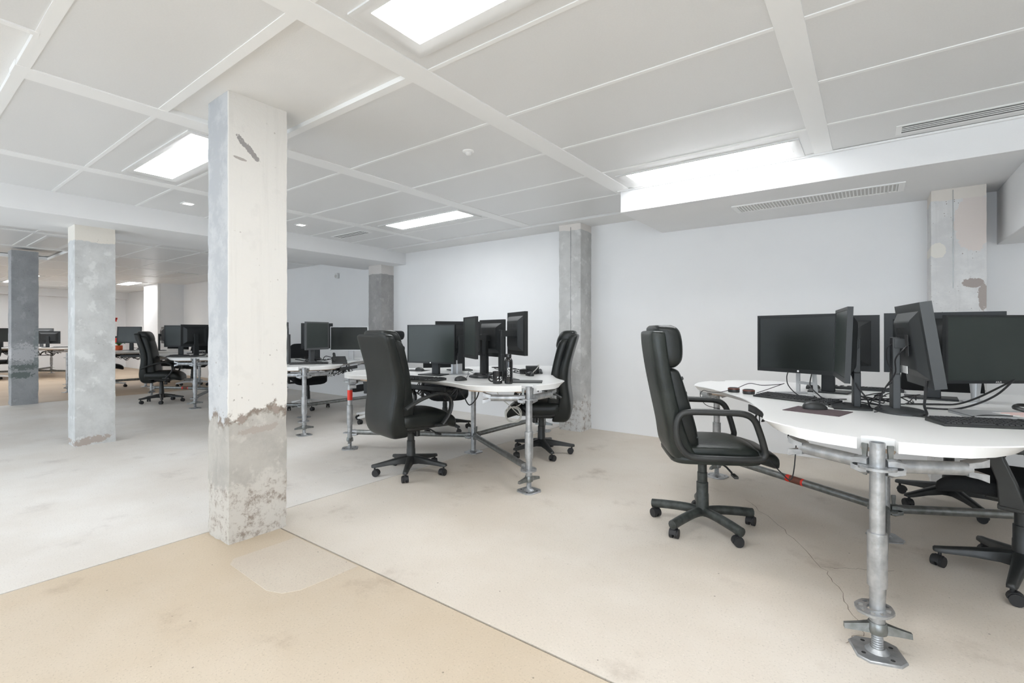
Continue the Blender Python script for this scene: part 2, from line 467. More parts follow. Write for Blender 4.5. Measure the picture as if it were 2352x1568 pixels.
def panel(xa, xb, ya, yb, z=ZC):
    """metal panel; where a lamp sits it is a frame of four strips"""
    for lx, ly in LAMPS:
        if xa - .05 < lx - LW / 2 and lx + LW / 2 < xb + .05 and ya - .05 < ly - LD / 2 and ly + LD / 2 < yb + .05:
            m = MB()
            m.bx(xa, lx - LW / 2, ya, yb, z, z + .02) if lx - LW / 2 - xa > .01 else None
            m.bx(lx + LW / 2, xb, ya, yb, z, z + .02) if xb - lx - LW / 2 > .01 else None
            m.bx(lx - LW / 2, lx + LW / 2, ya, ly - LD / 2, z, z + .02) if ly - LD / 2 - ya > .01 else None
            m.bx(lx - LW / 2, lx + LW / 2, ly + LD / 2, yb, z, z + .02) if yb - ly - LD / 2 > .01 else None
            if m.v: obj('ceiling_panel', m, 'panel', ce)
            return
    w, d = xb - xa, yb - ya
    key = (round(w, 3), round(d, 3))
    if key not in PANELS:
        PANELS[key] = obj('ceiling_panel', MB().bx(-w / 2, w / 2, -d / 2, d / 2, 0, .02), 'panel', ce).data
        o = [q for q in ce.children if q.data == PANELS[key]][0]
    else:
        o = bpy.data.objects.new('ceiling_panel', PANELS[key]); COL.objects.link(o); o.parent = ce
    o.location = ((xa + xb) / 2, (ya + yb) / 2, z)
PANELS = {}
def ybar(xc, w, ya, yb):
    obj('ceiling_bar', MB().bx(xc - w / 2, xc + w / 2, ya, yb, ZC - .006, ZC + .05), 'bar', ce, bevel=.002)
def xbar(xa, xb, yc, w=.024):
    obj('ceiling_bar', MB().bx(xa, xb, yc - w / 2, yc + w / 2, ZC - .004, ZC + .04), 'bar', ce)
for xc, w in BARS: ybar(xc, w, .45 if xc == -3.45 else Y0, 4.95)
ybar(1.40, .12, Y0, 4.22)
cells = [(-.228, 1.34), (-1.79, -.343), (-3.375, -1.94), (-5.03, -3.525), (-6.16, -5.15)]
for ci, (xa, xb) in enumerate(cells):
    for i in range(len(YB) - 1):
        ya, yb = YB[i] + .013, YB[i + 1] - .013
        right = ci in (0, 1)
        if right and yb > 4.22: yb = 4.205
        if right and ya > 4.2: continue
        if ci == 2 and abs(YB[i] - 1.07) < .01: continue          # plaster bay round the pillar
        if ci >= 2 and yb < .5:
            if ci > 2: continue                                   # plaster bay at the left
            if yb > -.3: xa2 = -2.95
            else: xa2 = xa
            panel(xa2, xb, ya, yb); continue
        panel(xa, xb, ya, yb)
    for i in range(1, len(YB) - 1):
        if ci in (0, 1) and YB[i] > 4.22: continue
        if ci > 2 and YB[i] < .4: continue
        xbar(xa, xb, YB[i], .05 if abs(YB[i] - .48) < .01 or (ci == 2 and YB[i] in (1.07, 1.71)) else .024)
# plaster bay and its edge trims around the near pillar
obj('plaster_bay', MB().bx(-3.375, -1.94, 1.08, 1.70, 2.522, 2.558), 'plaster', ce)
obj('plaster_bay', MB().bx(-6.16, -2.955, Y0, .47, 2.522, 2.558), 'plaster', ce)
obj('ceiling_bar', MB().bx(-2.975, -2.94, -.2, .47, ZC - .006, ZC + .03), 'bar', ce)
# plaster strip in front of the back wall
obj('plaster_strip', MB().bx(-7.25, -1.88, 4.955, Y1, 2.478, 2.558), 'plaster', ce)
# far zone ceiling grid
FB = [-7.25 - 1.62 * k for k in range(9)]
FY = [-2.6 + .6625 * k for k in range(13)]
for k in range(len(FB) - 1):
    xa, xb = max(FB[k + 1], X0) + .05, FB[k] - .05
    if k: ybar(FB[k], .10, Y0, Y1)
    for i in range(12):
        ya, yb = FY[i] + .013, FY[i + 1] - .013
        if k in (2,) and i in (5, 6): continue
        if xa < -11.0 < xb and 1.1 < (ya + yb) / 2 < 2.0: continue
        panel(xa, xb, ya, yb)
        if i: xbar(xa, xb, FY[i])

# beams and soffits
struct('trim_1', MB().bx(-7.25, -6.16, Y0, Y1, 2.29, 2.56), 'wall', 'wide white downstand beam carried by the pale concrete pillar', bevel=.006)
struct('trim_2', MB().bx(-1.88, X1, 4.22, Y1, 2.292, 2.56), 'wall', 'white boxed soffit along the back wall', bevel=.004)
struct('trim_3', MB().bx(.79, 1.5, 4.22, Y1, 1.87, 2.292), 'wall', 'white boxed beam end beside the stained wall column', bevel=.004)
obj('shadow_trim', MB().bx(-1.90, X1, 4.198, 4.218, 2.484, 2.497), 'bar', ce)
# boxed-out room in the far zone
struct('wall_box', MB().bx(-16.45, -15.35, 4.75, Y1, 0, 2.56), 'wall', 'white boxed-out room corner in the far zone')
obj('corner_trim', MB().bx(-15.38, -15.335, 4.735, 4.78, 0, 2.5), 'bar', bpy.data.objects['wall_box'])
struct('trim_4', MB().bx(X0, X0 + .35, Y0, Y1, 2.28, 2.56), 'wall', 'white bulkhead on the far end wall')

# ------------------------------------------------------------------ concrete pillars
def pillar(name, label, x0, x1, y0, y1, z1, m, amp=.006, nz=70, board=None):
    """box with slightly ragged, chipped faces"""
    rnd = random.Random(hash(label) % 1000 if False else len(label))
    k = 7
    per = []
    for i in range(k): per.append((i / k, 0))
    for i in range(k): per.append((1, i / k))
    for i in range(k): per.append((1 - i / k, 1))
    for i in range(k): per.append((0, 1 - i / k))
    w, d = x1 - x0, y1 - y0
    from mathutils import noise as MN
    rings = []
    for zi in range(nz + 1):
        z = z1 * zi / nz
        ring = []
        for (a, b) in per:
            px, py = a * w, b * d
            ex = min(a, 1 - a); ey = min(b, 1 - b)
            corner = max(0, 1 - (ex + ey) / .12)
            n = MN.noise(Vector((px * 9 + x0, py * 9 + y0, z * 7)))
            n2 = MN.noise(Vector((px * 30 + x0, py * 30, z * 24)))
            low = 1 + 1.2 * max(0, 1 - z / .9)
            off = (n * .5 + n2 * .5) * amp * low - corner * amp * 1.0 * (max(0, n2 + .25)) * low
            cx, cy = px - w / 2, py - d / 2
            nx = (1 if a == 1 else -1 if a == 0 else 0); ny = (1 if b == 1 else -1 if b == 0 else 0)
            ring.append((px + nx * off, py + ny * off, z))
        rings.append(ring)
    o = obj(name, MB().loft(rings), m, loc=(x0, y0, 0), ang=50)
    return tag(o, label, 'pillar', 'concrete pillars')
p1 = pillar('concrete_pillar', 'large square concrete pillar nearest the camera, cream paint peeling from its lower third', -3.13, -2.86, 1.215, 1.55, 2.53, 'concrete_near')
pillar('concrete_pillar', 'pale smooth grey concrete pillar under the wide white beam', -6.85, -6.575, 1.31, 1.645, 2.30, 'concrete_pale', .004)
pillar('concrete_pillar', 'dark grey mottled concrete pillar at the far left of the photo', -11.38, -11.10, 1.44, 1.76, 2.51, 'concrete_dark', .005)
pillar('concrete_pillar', 'concrete column against the white wall behind the leather chair at the middle desk', -3.065, -2.765, 5.08, 5.36, 2.48, 'concrete_wall', .008)
pillar('concrete_pillar', 'narrow grey concrete column on the wall at the end of the white beam', -6.79, -6.46, 5.09, 5.36, 2.30, 'concrete_far', .005)
pillar('concrete_pillar', 'stained concrete column with brown patches above the near desk monitors', .372, .69, 5.03, 5.36, 2.295, 'concrete_stained', .004)
pillar('concrete_pillar', 'faint concrete column on the wall left of the far boxed-out room', -17.45, -17.1, 5.15, 5.36, 2.5, 'concrete_wall', .005)
obj('board_mark', MB().bx(.163, .167, -.004, .003, .45, 2.44), 'galvdark', [o for o in bpy.data.objects if o.name.startswith('concrete_pillar') and 'middle desk' in o['label']][0])
obj('board_mark', MB().bx(.128, .131, -.004, .003, 1.52, 2.28), 'galvdark', [o for o in bpy.data.objects if o.name.startswith('concrete_pillar') and 'stained' in o['label']][0])

# ------------------------------------------------------------------ ceiling fittings
def lamp(x, y, on, label):
    t = thing('ceiling_light', label, 'ceiling light', (x, y, ZC), 0, 'recessed ceiling light panels')
    w, d = LW / 2, LD / 2
    iw, idp = .60, .135
    fr = MB()
    rings = []
    for (a, b, z) in ((w, d, .02), (w, d, -.008), (w - .01, d - .01, -.011), (iw + .03, idp + .03, -.004), (iw, idp, .006), (iw, idp, .02)):
        rings.append([(-a, -b, z), (a, -b, z), (a, b, z), (-a, b, z)])
    fr.loft(rings, caps=False)
    obj('frame', fr, 'lampframe', t, ang=30)
    obj('diffuser', MB().bx(-iw, iw, -idp, idp, .005, .012), 'lamp_on' if on else 'lamp_off', t)
    return t
names = ['lit ceiling light panel cut off by the top edge of the photo',
         'lit ceiling light panel partly hidden behind the near pillar',
         'lit ceiling light panel directly in front of the white soffit',
         'lit ceiling light panel above the middle desk, next to the slotted vent']
for i, (x, y) in enumerate(LAMPS_ON):
    if i < 4: lb = names[i]
    elif x > -6: lb = 'ceiling light panel behind the camera at %s' % ('the left aisle' if x < -3 else 'the right aisle' if x > 0 and y < 0 else 'the right wall' if x > 0 else 'the middle aisle')
    elif i == 8: lb = 'lit ceiling light panel in the far zone left of the boxed-out room'
    else: lb = 'unseen ceiling light panel added to brighten the far zone, %s' % (['by the end wall and back', 'ahead of the end wall', 'by the end wall and windows', 'near the windows', 'by the window side', 'next to the dark pillar', 'behind the pale pillar and far back', 'behind the pale pillar and nearer'][i - 9])
    lamp(x, y, True, lb)
lamp(LAMPS_OFF[0][0], LAMPS_OFF[0][1], False, 'switched-off ceiling light panel in front of the far boxed-out room')
lamp(LAMPS_OFF[1][0], LAMPS_OFF[1][1], False, 'switched-off ceiling light panel between the pale and the dark pillar')

def slot_vent(label, x, y, w, d=.16, n=3, rz=0, z=ZC):
    t = thing('slot_vent', label, 'air vent', (x, y, z), rz, 'slotted ceiling vents')
    obj('backing', MB().bx(-w / 2, w / 2, -d / 2, d / 2, -.002, .004), 'greyslot', t)
    fr = MB()
    fr.bx(-w / 2 - .03, -w / 2, -d / 2, d / 2, -.0045, .004).bx(w / 2, w / 2 + .03, -d / 2, d / 2, -.0045, .004)
    fr.bx(-w / 2 - .03, w / 2 + .03, -d / 2 - .02, -d / 2, -.0045, .004).bx(-w / 2 - .03, w / 2 + .03, d / 2, d / 2 + .02, -.0045, .004)
    obj('frame', fr, 'bar', t)
    for k in range(n):
        yy = -d / 2 + (k + 1) * d / (n + 1)
        obj('slat', MB().bx(-w / 2, w / 2, yy - .007, yy + .007, -.0038, -.002), 'bar', t)
    return t
slot_vent('long slotted vent in the ceiling at the upper right, in front of the soffit', .73, 4.045, 1.15, .13)
slot_vent('slotted vent above the middle desk beside the lit panel and the white beam', -5.65, 3.95, .62, .13)
slot_vent('slotted vent in the dim far ceiling, half behind the near pillar', -9.2, 4.35, 1.2, .13)
t = thing('return_grille', 'white louvred grille in the underside of the boxed soffit', 'air vent', (-.40, 4.73, 2.292))
obj('frame', MB().bx(-.60, .60, -.14, -.115, -.008, .004).bx(-.60, .60, .115, .14, -.008, .004).bx(-.60, -.56, -.115, .115, -.008, .004).bx(.56, .60, -.115, .115, -.008, .004), 'bar', t, bevel=.002)
obj('backing', MB().bx(-.56, .56, -.115, .115, -.0015, .004), 'ventgrey', t)
sl = MB().bx(-.0045, .0045, -.115, .115, -.006, -.001)
first = None
for k in range(46):
    xx = -.55 + k * 1.10 / 45
    if first is None:
        first = obj('louvre', sl, 'bar', t, loc=(xx, 0, 0))
    else:
        o = first.copy(); COL.objects.link(o); o.parent = t; o.location = (xx, 0, 0)
def sensor(label, x, y, z=ZC, m='bar'):
    t = thing('motion_sensor', label, 'sensor', (x, y, z), 0, 'ceiling motion sensors')
    obj('rim', MB().lathe([(.042, 0), (.042, -.006), (.034, -.012)], 20), m, t)
    obj('dome', MB().lathe([(.026, -.010), (.025, -.022), (.017, -.032), (.006, -.036)], 16), 'whiteplastic', t)
sensor('small white round sensor on the ceiling panel above the middle desk', -2.36, 3.06 - .42)
sensor('small round sensor on the dim ceiling right of the pale pillar', -8.35, 2.55, ZC, 'ventgrey')
def downlight(label, x, y):
    t = thing('downlight', label, 'downlight', (x, y, ZC), 0, 'small square downlights')
    obj('frame', MB().bx(-.055, .055, -.055, .055, -.006, .004), 'bar', t, bevel=.002)
    obj('lens', MB().bx(-.038, .038, -.038, .038, -.008, -.004), 'downlight', t)
downlight('small square downlight left of the near pillar', -5.62, 2.0)
downlight('small square downlight right of the near pillar near the white beam', -5.62, 3.22)
t = thing('wall_sensor', 'small white detector high on the dim wall right of the near pillar', 'sensor', (-8.05, Y1, 2.24))
obj('housing', MB().bx(-.04, .04, -.05, 0, -.05, .05), 'whiteplastic', t, bevel=.01)
obj('lens', MB().sq((0, -.05, -.01), (.03, .02, .03), .9, .9), 'ventgrey', t)

# ------------------------------------------------------------------ scaffold desks
ZT = .785
def desk_outline(n=240):
    """three lobes at 0/120/240 degrees, three scooped-out seats between them"""
    prof = [(0, 1.218), (1.5, 1.222), (2.35, 1.236), (2.75, 1.280), (10, 1.255), (16, 1.20), (21.5, 1.15), (23.2, 1.105), (26, 1.02), (30, .95), (36, .88), (42, .83), (49, .79), (55, .772), (60, .768)]
    def rr(a):
        a = abs((a + 60) % 120 - 60)
        for (a0, r0), (a1, r1) in zip(prof, prof[1:]):
            if a <= a1: return r0 + (r1 - r0) * (a - a0) / (a1 - a0)
        return prof[-1][1]
    angs = []
    for k in range(3):
        for a in [-60, -55, -50, -45, -40, -35, -30, -27, -25, -23.5, -22.3, -21, -19, -16, -12, -8, -2.75, -2.35, -1.5, 0, 1.5, 2.35, 2.75, 8, 12, 16, 19, 21, 22.3, 23.5, 25, 27, 30, 35, 40, 45, 50, 55]:
            angs.append(k * 120 + a)
    top = [polar(rr(a), a) for a in angs]
    bot = []
    for a in angs:
        b = abs((a + 60) % 120 - 60)
        ins = 0 if b < 14 else min(.075, (b - 14) * .009)
        bot.append(polar(rr(a) - ins, a))
    return top, bot
OUT_T, OUT_B = desk_outline()

def rosette(z):
    mb = MB()
    for k in range(8):
        a0, a1 = 45 * k - 11, 45 * k + 11
        for (s0, s1, full) in ((a0, a1, True), (a1, a1 + 23, False)):
            for (r0, r1) in (((.023, .060),) if full else ((.023, .034), (.050, .060))):
                pts = [polar(r0, s0), polar(r1 * (1 if full else 1), s0), polar(r1 * (1.03 if not full else .985), (s0 + s1) / 2), polar(r1, s1), polar(r0, s1), polar(r0, (s0 + s1) / 2)]
                mb.prism(pts, z - .0045, z + .0045)
    return mb
def base_plate():
    s, c = .078, .03
    pts = [(-s, -s + c), (-s + c, -s), (s - c, -s), (s, -s + c), (s, s - c), (s - c, s), (-s + c, s), (-s, s - c)]
    pts_in = [(q[0] * .96, q[1] * .96) for q in pts]
    mb = MB().prism(pts_in, .006, .009, pts).prism(pts, 0, .006)
    mb.lathe([(.040, .008), (.032, .014), (.024, .022)], 16)
    return mb
def wing_nut(rot):
    mb = MB().lathe([(.022, .072), (.031, .076), (.033, .09), (.030, .112), (.027, .116)], 16)
    for s in (1, -1):
        c, sn = math.cos(rot) * s, math.sin(rot) * s
        rings = []
        for (r, w, h, z) in ((.025, .016, .017, .094), (.06, .012, .013, .089), (.105, .010, .009, .083)):
            rings.append([(c * r - sn * w, sn * r + c * w, z - h), (c * r + sn * w, sn * r - c * w, z - h), (c * r + sn * w * .7, sn * r - c * w * .7, z + h), (c * r - sn * w * .7, sn * r + c * w * .7, z + h)])
        mb.loft(rings)
    return mb
def coupler(ang, z):
    """wedge head gripping a rosette: upper and lower jaw"""
    M = Matrix.Rotation(R(ang), 3, 'Z')
    mb = MB()
    for s in (1, -1):
        rings = []
        for (x, w, h0, h1) in ((.028, .016, .006, .030), (.048, .021, .006, .034), (.068, .023, .005, .029), (.082, .024, .0, .025)):
            rings.append([M @ Vector((x, w * q, z + s * hh)) for (q, hh) in ((-1, h0), (1, h0), (1, h1 * .8), (.5, h1), (-.5, h1), (-1, h1 * .8))])
        mb.loft(rings)
    return mb
def wedge(ang, z):
    M = Matrix.Rotation(R(ang), 3, 'Z')
    mb = MB()
    rings = []
    for (zz, w) in ((-.05, .006), (.03, .008), (.05, .010), (.062, .011), (.068, .010)):
        rings.append([M @ Vector((.044 + s0 * w, s1 * .004, z + zz)) for (s0, s1) in ((-1, -1), (1, -1), (1, 1), (-1, 1))])
    return mb.loft(rings)

def make_leg(parent, ang, sticker):
    """outer leg of the desk at radius 1.275, local x = outwards"""
    x, y = polar(1.275, ang)
    L = obj('leg', MB().cyl((0, 0, .085), (0, 0, .775), .0242, n=24, caps=False).cyl((0, 0, .775), (0, 0, .60), .0205, n=24, caps=False)
            .loft([[(r * math.cos(2 * PI * i / 24), r * math.sin(2 * PI * i / 24), .775) for i in range(24)] for r in (.0242, .0205)], caps=False), 'galv', parent, loc=(x, y, 0), rot=(0, 0, R(ang)))
    obj('rosette', rosette(.683), 'galv', L)
    obj('rosette', rosette(.164), 'galv', L, rot=(.07, .05, .3))
    obj('sleeve', MB().lathe([(.0246, .445), (.0310, .443), (.0315, .43), (.0312, .26), (.0308, .247), (.0246, .246)], 24), 'galv', L)
    obj('wing_nut', wing_nut(1.9), 'galvdark', L)
    th = [(.0165 + (.0025 if i % 2 else 0), .018 + i * .0042) for i in range(15)]
    obj('thread', MB().lathe(th, 16), 'galv', L)
    obj('base_plate', base_plate(), 'galv', L, rot=(0, 0, .35))
    obj('bolt_holes', MB().lathe([(.0075, .0092), (.0073, .0096)], 10, (.052, .03, 0)).lathe([(.0075, .0092), (.0073, .0096)], 10, (-.03, .052, 0)).lathe([(.0075, .0092), (.0073, .0096)], 10, (-.052, -.03, 0)).lathe([(.0075, .0092), (.0073, .0096)], 10, (.03, -.052, 0)), 'hole', L, rot=(0, 0, .35), stuff=True)
    for a in (120, 240):
        M = Matrix.Rotation(R(a), 3, 'Z')
        z = .690
        mb = MB().cyl(M @ V(.075, 0, z), M @ V(.30, 0, z), .0242, n=18)
        rings = []
        for s in (1, -1):      # flared fork jaws at the end
            rings = []
            for (xx, w, lo, hi) in ((.285, .022, .004, .024), (.32, .027, .010, .031), (.345, .028, .014, .042)):
                rings.append([M @ Vector((xx, w * q, z + s * hh)) for (q, hh) in ((-1, lo), (1, lo), (1, hi), (-1, hi))])
            mb.loft(rings)
        obj('bracket_arm', mb, 'galv', L)
        obj('coupler', coupler(a, .683), 'galv', L)
        obj('wedge', wedge(a, .695), 'galvdark', L)
    obj('sticker', MB().lathe([(.0250, .494), (.0252, .496), (.0252, .594), (.0250, .596)], 24), 'red', L) if ang == 240 and sticker else None
    return L

def make_desk(label, loc, rz, sticker_leg, sticker_ledger=False):
    t = thing('desk', label, 'desk', (loc[0], loc[1], 0), rz, 'three-lobed scaffold desks')
    mb = MB()
    rings = [[(p[0], p[1], ZT - .042) for p in OUT_B],
             [(p[0] + (q[0] - p[0]) * .9, p[1] + (q[1] - p[1]) * .9, ZT - .008) for p, q in zip(OUT_B, OUT_T)],
             [(q[0], q[1], ZT - .004) for q in OUT_T], [(q[0] * .9975, q[1] * .9975, ZT) for q in OUT_T]]
    n = len(OUT_T)
    vs = [v for r in rings for v in r]
    fs = []
    for i in range(3):
        for j in range(n): fs.append((i * n + j, i * n + (j + 1) % n, (i + 1) * n + (j + 1) % n, (i + 1) * n + j))
    for i, z in ((0, ZT - .042), (3, ZT)):
        c = len(vs); vs.append((0, 0, z))
        for j in range(n): fs.append((c, i * n + j, i * n + (j + 1) % n))
    mb.add(vs, fs)
    obj('table_top', mb, 'desk', t, ang=35)
    for a in (0, 120, 240):
        M = Matrix.Rotation(R(a), 3, 'Z')
        pts = [(.22, -.16), (.6, -.13), (.84, -.33), (.95, -.36), (1.04, -.28), (1.10, -.12), (1.14, -.055), (1.20, -.05)]
        pts = pts + [(x, -y) for x, y in reversed(pts)]
        obj('support_board', MB().prism(pts, ZT - .062, ZT - .0425), 'ply', t, rot=(0, 0, R(a)))
        make_leg(t, a, sticker_leg)
        lz = .170
        led = obj('ledger', MB().cyl((.08, 0, lz), (1.195, 0, lz), .0242, n=18), 'galvdark', t, rot=(0, 0, R(a)))
        obj('coupler', coupler(0, .164), 'galvdark', led)
        cp = obj('coupler', coupler(180, .164), 'galv', led, loc=(1.275, 0, 0))
        obj('wedge', wedge(0, .18), 'galvdark', led)
        if a == 240 and sticker_ledger:
            obj('sticker', MB().tube([(.50, 0, lz), (.515, 0, lz)], .0246, n=18).tube([(.60, 0, lz), (.63, 0, lz)], .0246, n=18), 'red', led)
            obj('sticker_band', MB().tube([(.515, 0, lz), (.60, 0, lz)], .0247, n=18), 'maroon', led)
    post = obj('center_post', MB().cyl((0, 0, .008), (0, 0, ZT - .043), .0242, n=20), 'galv', t)
    obj('base_plate', base_plate(), 'galv', post, rot=(0, 0, .5))
    obj('rosette', rosette(.164), 'galvdark', post)
    # cable tray hung below the top in each seat bay
    for a in (60, 180, 300):
        M = R(a)
        tr = MB().bx(.40, .66, -.26, .26, ZT - .115, ZT - .105).bx(.40, .412, -.26, .26, ZT - .115, ZT - .07).bx(.648, .66, -.26, .26, ZT - .115, ZT - .07)
        tray = obj('cable_tray', tr, 'plastic', t, rot=(0, 0, M), bevel=.003)
        for k in range(5):
            rnd = random.Random(k + a)
            pts = [V(.43 + .05 * k, -.28 + rnd.random() * .1, ZT - .05)]
            for q in range(5):
                pts.append(V(.42 + rnd.random() * .22, -.2 + .1 * q, ZT - .085 - rnd.random() * .02 if q % 2 else ZT - .145 - rnd.random() * .05))
            pts.append(V(.5, .3, ZT - .046))
            obj('tray_cable', MB().tube(smooth(pts, 5), .0045, n=6), 'cable', tray)
    return t
D_near = (.06, 3.51)
D_mid = (-3.15, 3.60)
D3 = (-6.33, 3.67)
D4 = (-9.51, 3.78)
D5 = (-12.70, 3.70)
D6 = (-17.95, 2.65)
make_desk('large white three-lobed desk on scaffold legs at the right edge of the photo', D_near, -92, False, True)
dm = make_desk('white three-lobed scaffold desk holding the black mug and bottle', D_mid, -30, True)
d3 = make_desk('white scaffold desk just behind the near pillar on its right side', D3, -30, False)
make_desk('white scaffold desk between the pale pillar and the near pillar', D4, -32.5, False, True)
dup(d3, 'far white scaffold desk with the small orange pot on it', (D5[0], D5[1], 0), 30)
dup(d3, 'farthest white scaffold desk, between the dark and the pale pillar', (D6[0], D6[1], 0), 30)

# ------------------------------------------------------------------ office chairs
def ring_se(z, xr, xf, hw, n=28, e=.42, yo=0):
    """superellipse cross-section at height z between rear x and front x"""
    f = lambda w: math.copysign(abs(w) ** e, w)
    xc, hx = (xr + xf) / 2, (xf - xr) / 2
    return [(xc + hx * f(math.cos(2 * PI * j / n)), yo + hw * f(math.sin(2 * PI * j / n)), z) for j in range(n)]
def interp(rows, k=4):
    pts = [Vector((*r, 0, 0)[:4]) for r in rows]
    out = []
    for i in range(len(rows) - 1):
        p0, p1, p2, p3 = (rows[max(i - 1, 0)], rows[i], rows[i + 1], rows[min(i + 2, len(rows) - 1)])
        for j in range(k):
            t = j / k
            out.append(tuple(.5 * (2 * b + (c - a) * t + (2 * a - 5 * b + 4 * c - d) * t * t + (3 * b - a - 3 * c + d) * t ** 3) for a, b, c, d in zip(p0, p1, p2, p3)))
    out.append(rows[-1])
    return out
def loft_back(rows, e=.42, pleat=0):
    mb = MB(); rings = []
    for r in interp(rows, 4):
        ring = ring_se(r[0], r[1], r[2], r[3], e=e)
        rings.append(ring)
    return mb.loft(rings)
def caster():
    mb = MB().cyl((0, 0, .045), (0, 0, .075), .008, n=10)
    for s in (1, -1):
        mb.cyl((.012, s * .006, .027), (.012, s * .025, .027), .027, n=18)
    rings = []
    for a in range(0, 181, 20):
        c, sn = math.cos(R(a)), math.sin(R(a))
        rings.append([(.012 + c * .031, w, .027 + sn * .031) for w in (-.016, .016)] + [(.012 + c * .024, w, .027 + sn * .024) for w in (.016, -.016)])
    mb.loft(rings)
    return mb
def star_base(t, rot, style, m):
    rad = .305
    for k in range(5):
        a = rot + 72 * k
        if style == 'round':
            path = [(0.02, 0, .094), (.10, 0, .098), (.22, 0, .090), (.29, 0, .082), (.312, 0, .080)]
            mb = MB().tube(smooth(path, 3), [.030] * 1 + [.027] * 11 + [.012], [.026] * 12 + [.010], n=12, up=(0, 1, 0))
        else:
            rings = []
            for (x, w, zb, zt) in ((.01, .033, .075, .150), (.08, .027, .085, .140), (.18, .022, .082, .120), (.28, .019, .072, .100), (.315, .017, .072, .095), (.322, .012, .075, .090)):
                rings.append([(x, -w, zb), (x, w, zb), (x, w, zt - .008), (x, w * .6, zt), (x, -w * .6, zt), (x, -w, zt - .008)])
            mb = MB().loft(rings)
        obj('base_leg', mb, m, t, rot=(0, 0, R(a)), ang=50)
        x, y = polar(rad - .01, a)
        obj('caster', caster(), 'rubber', t, loc=(x, y, 0), rot=(0, 0, R(a * 1.7 + 40)))
    obj('gas_column', MB().lathe([(.038, .085), (.036, .20), (.034, .205), (.034, .27), (.029, .272), (.029, .33), (.026, .332), (.026, .41)], 20), m if m != 'whiteplastic' else 'plastic', t)
def lever(t, side=-1, z=.385):
    obj('lever', MB().tube([(.08, 0, z), (.10, side * .14, z - .005), (.11, side * .20, z - .02)], .006, n=8).box((.115, side * .235, z - .028), (.022, .07, .014)), 'plastic', t, bevel=.003)

def chair_loop(label, loc, rz):
    """leather chair with closed-loop armrests and a headrest cushion"""
    t = thing('office_chair', label, 'chair', (*loc, 0), rz, 'office chairs')
    star_base(t, 9, 'round', 'scuffed')
    obj('tilt_mechanism', MB().bx(-.10, .16, -.09, .09, .40, .436), 'plastic', t, bevel=.012)
    lever(t, -1, .405)
    shell = [(.430, -.11, -.03, .15), (.438, -.17, .0, .20), (.46, -.212, -.02, .228), (.51, -.235, -.09, .238), (.62, -.250, -.14, .246), (.78, -.282, -.185, .250),
             (.95, -.315, -.222, .250), (1.08, -.335, -.240, .248), (1.165, -.342, -.25, .242), (1.185, -.336, -.258, .226), (1.19, -.32, -.27, .19)]
    obj('back_shell', loft_back(shell, .34), 'leatherworn', t, ang=60)
    cush = [(.50, -.17, -.10, .16), (.515, -.19, -.06, .20), (.60, -.20, -.065, .218), (.72, -.225, -.095, .222), (.86, -.25, -.135, .222), (.945, -.265, -.165, .218), (.965, -.262, -.185, .20), (.97, -.255, -.21, .17)]
    obj('back_cushion', loft_back(cush, .40), 'leather', t, ang=60)
    head = [(.975, -.262, -.215, .17), (.98, -.27, -.185, .20), (1.02, -.285, -.150, .217), (1.10, -.300, -.145, .218), (1.17, -.312, -.155, .214), (1.205, -.315, -.175, .205), (1.222, -.300, -.205, .17)]
    obj('headrest', loft_back(head, .45), 'leather', t, ang=60)
    for k in range(5):
        zz = .56 + k * .085
        xx = -.068 - (zz - .56) * .24
        obj('pleat', MB().tube(smooth([(xx - .015, -.205, zz + .02), (xx + .010, -.10, zz), (xx + .014, 0, zz - .006), (xx + .010, .10, zz), (xx - .015, .205, zz + .02)], 5), .006, .010, n=8), 'leather', t)
    fn = lambda p: (p.x, p.y, p.z - max(0, p.x - .13) ** 2 * 1.5 + .012 * math.cos(p.y * 8))
    obj('seat_pan', MB().sq((.03, 0, .458), (.25, .245, .030), .35, .30), 'leatherworn', t, ang=60)
    obj('seat_cushion', MB().sq((.045, 0, .500), (.240, .228, .042), .45, .28, 32, 14, fn), 'leatherworn', t, ang=60)
    fl_ = lambda p: (p.x, p.y, p.z - (p.x - .25) * .30)
    obj('seat_front_roll', MB().sq((.305, 0, .480), (.066, .225, .046), .55, .30, 24, 12, fl_), 'leather', t, ang=60)
    for s in (1, -1):
        path = [(-.20, .58), (-.205, .66), (-.185, .715), (-.13, .735), (.04, .735), (.15, .730), (.205, .700), (.235, .63), (.258, .55), (.264, .512), (.245, .486), (.17, .479), (.02, .479), (-.11, .483), (-.165, .515)]
        pts = smooth([(x, s * .268, z) for x, z in path], 4, True)
        obj('armrest', MB().tube(pts, .018, .021, n=12, closed=True, up=(0, 1, 0)), 'plastic', t)
    return t

